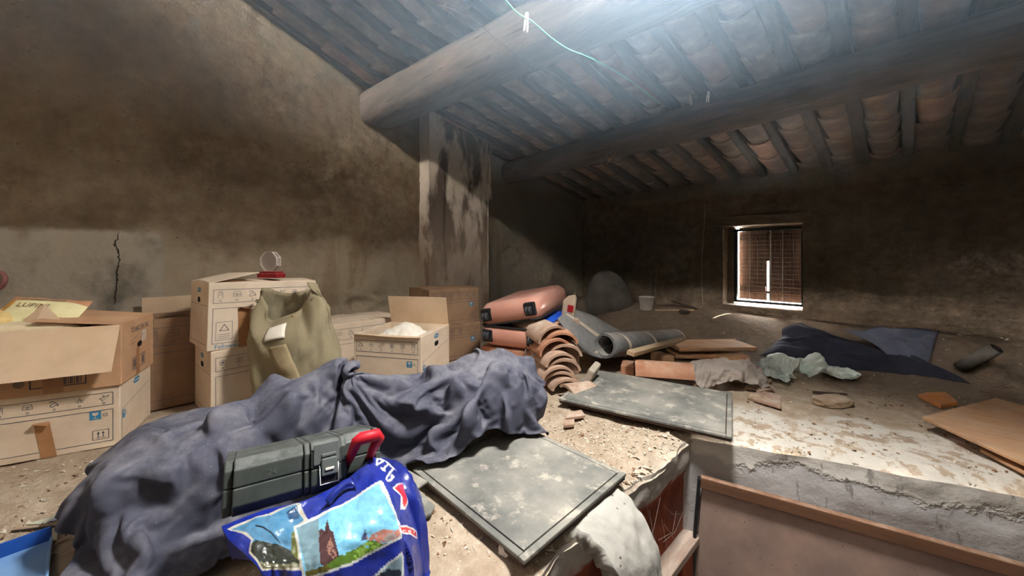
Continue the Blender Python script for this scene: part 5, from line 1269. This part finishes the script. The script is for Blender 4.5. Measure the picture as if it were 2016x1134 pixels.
# ------------------------------------------------------------------ clothes lines and pegs under the roof
M['green_line'] = simple('mint_green_line', lin(110,206,180), None, 20, .5, 0); M['peg'] = simple('white_peg', lin(226,224,220), lin(206,202,196), 20, .5, 0); M['peg_wood'] = simple('pale_wood_peg', lin(196,176,146), lin(160,138,110), 20, .7, 0)
gl = cat([PD(950, -60, 1.25), PD(997, 2, 1.32), PD(1022, 28, 1.36), PD(1045, 40, 1.40), PD(1085, 74, 1.50), PD(1118, 96, 1.60), PD(1150, 109, 1.72), PD(1186, 126, 1.86), PD(1240, 158, 2.10), PD(1300, 205, 2.48)], 60)
tag(MB().tube(gl, .0022, 6).build('clothes_line', M['green_line'], smooth=True), 'mint green clothes line strung under the roof', 'line')
wl = cat([PD(790, -40, 1.5), PD(842, 0, 1.6), PD(905, 24, 1.7), PD(945, 50, 1.8), PD(1000, 95, 1.95), PD(1060, 145, 2.15), PD(1110, 178, 2.3), PD(1180, 232, 2.7), PD(1215, 250, 2.9)], 60)
tag(MB().tube(wl, .0013, 6).build('thin_wire', M['wire'], smooth=True), 'long thin grey wire strung alongside the green clothes line', 'wire')
def peg(label, p, rot, mat, s=1.):
    r = empty('clothes_peg', p, rot); tag(r, label, 'clothes peg', 'pegs under the roof'); r.scale = (s, s, s)
    for k in (-1, 1): MB().prism([(k*.001, -.005, .035), (k*.006, -.005, .03), (k*.0075, -.005, 0), (k*.009, -.005, -.035), (k*.004, -.005, -.037), (k*.0012, -.005, 0)], (0, .010, 0)).build('peg_half', mat, r, recalc=True)
    MB().tube([(-.009, -.004, .006), (0, -.007, .010), (.009, -.004, .006)], .0014, 6).build('spring', M['steel'], r, smooth=True)
peg('white clothes peg clipped on the green clothes line', PD(1036, 43, 1.385), (0, R(4), TH+.2), M['peg'])
peg('wooden clothes peg hanging left of the other under the log beam', PD(1359, 196, 2.42), (0, R(-12), TH), M['peg_wood'])
peg('greyish clothes peg hanging right of the wooden one under the log beam', PD(1394, 190, 2.36), (0, R(6), TH-.3), M['peg'])
tw = cat([PD(1330, 186, 2.46), PD(1359, 188, 2.42), PD(1394, 180, 2.36), PD(1420, 172, 2.33)], 16); tag(MB().tube(tw, .0012, 5).build('thin_wire', M['wire'], smooth=True), 'short thin wire holding the two pegs by the log beam', 'wire')
# a wisp of straw tied on the log beam
straw_mesh = MB(); q = PD(1200, 318, 3.05)
for k in range(16): straw_mesh.tube([q, q + Vector((random.uniform(-.06, .06), random.uniform(-.05, .02), random.uniform(-.05, .07)))], .0015, 4)
tag(straw_mesh.build('straw_wisp', M['peg_wood']), 'wisp of straw caught on the log beam', 'straw', kind='stuff')

# pinkish handle end at the left edge
hq = PX(-2, 552, XL+.06)
tag(MB().tube(cat([hq + Vector((0, -.03, .05)), hq + Vector((.01, .012, .035)), hq + Vector((.015, .022, 0)), hq + Vector((.01, .005, -.04)), hq + Vector((0, -.03, -.06))], 16), .010, 8).build('pink_loop', simple('dull_pink_plastic', lin(172,120,116), lin(120,70,70), 12, .5, 0), smooth=True), 'dull pink plastic loop on the wall above the yellow towels', 'loop')

# ------------------------------------------------------------------ loose rubble
def scatter(name, label, n, mat, smin, smax, region, seed, spread=1.):
    r_ = np.random.default_rng(seed); mb = MB(); k = 0
    while k < n:
        px, py = region(r_); 
        if py < 520: continue
        p = PZ(px, py, 0)
        if p.x > WX-.02 and p.y < float(lip(p.x))+.02: continue
        if p.y > YB-.05 or p.x < XL+.05: continue
        s = smin + (smax-smin)*r_.random()**3; z = float(fz(p.x, p.y)); m_ = Euler(r_.uniform(0, 6.28, 3)).to_matrix(); d = np.array([s*r_.uniform(.6, 1.4), s*r_.uniform(.5, 1.1), s*r_.uniform(.25, .6)])
        vs = [Vector((p.x, p.y, z + s*.2)) + Euler((r_.uniform(-.4, .4), r_.uniform(-.4, .4), r_.uniform(0, 6.28))).to_matrix() @ Vector((a*d[0], b*d[1], c*d[2])) for a, b, c in ((1, 0, -.3), (-.5, .8, -.3), (-.6, -.8, -.3), (.2, .1, .6), (-.3, .2, .5))]
        mb.add(vs, [(0, 1, 3), (1, 4, 3), (1, 2, 4), (2, 0, 4), (0, 3, 4), (0, 2, 1)]); k += 1
    o = mb.build(name, mat); tag(o, label, 'rubble', kind='stuff')
M['chip_pale'] = simple('pale_plaster_chips', lin(214,204,186), lin(180,168,148), 60, .95, 0); M['chip_brown'] = simple('brown_clay_chips', lin(150,112,84), lin(112,86,66), 60, .95, 0)
scatter('plaster_rubble', 'loose pale plaster chips scattered over the floor', 5200, M['chip_pale'], .002, .016, lambda r: (r.uniform(0, 2016), 505 + 590*r.random()**1.2), 5)
scatter('plaster_rubble', 'drift of pale plaster crumbs between the two grey panels', 2600, M['chip_pale'], .002, .013, lambda r: (r.normal(1190, 95), r.normal(850, 35)), 9)
scatter('plaster_rubble', 'crumbled plaster lumps along the broken edge of the floor opening', 150, M['chip_pale'], .006, .028, lambda r: (lambda q: (CX + F*(RT.dot(q)/FW.dot(q)), HY + F*H/FW.dot(q)))(Vector((r.normal(WX-.04, .03), r.uniform(.8, 1.8), 0))), 12)
scatter('clay_rubble', 'loose brown clay chips scattered over the floor', 1800, M['chip_brown'], .002, .018, lambda r: (r.uniform(0, 2016), 505 + 590*r.random()**1.2), 6)

# ------------------------------------------------------------------ dust haze hanging in the room
hz = bpy.data.materials.new('dust_haze'); hz.use_nodes = True; tt_ = hz.node_tree; tt_.nodes.remove(tt_.nodes['Principled BSDF'])
vs = tt_.nodes.new('ShaderNodeVolumeScatter'); vs.inputs['Color'].default_value = (.60, .80, 1, 1); vs.inputs['Density'].default_value = .15; vs.inputs['Anisotropy'].default_value = .25
tt_.links.new(vs.outputs[0], tt_.nodes['Material Output'].inputs['Volume'])
prof = [(YF+.05, 1.45), (YF+.05, float(rz(YF+.05))-.05), (1.25, 2.25), (4.25, float(rz(4.25))-.03), (4.25, 1.45)]
tag(MB().prism([(-2.35, y, z) for y, z in prof], (XR+2.25, 0, 0)).build('dust_haze', hz, recalc=True), 'pale bluish dust haze hanging under the roof', 'haze', kind='stuff')
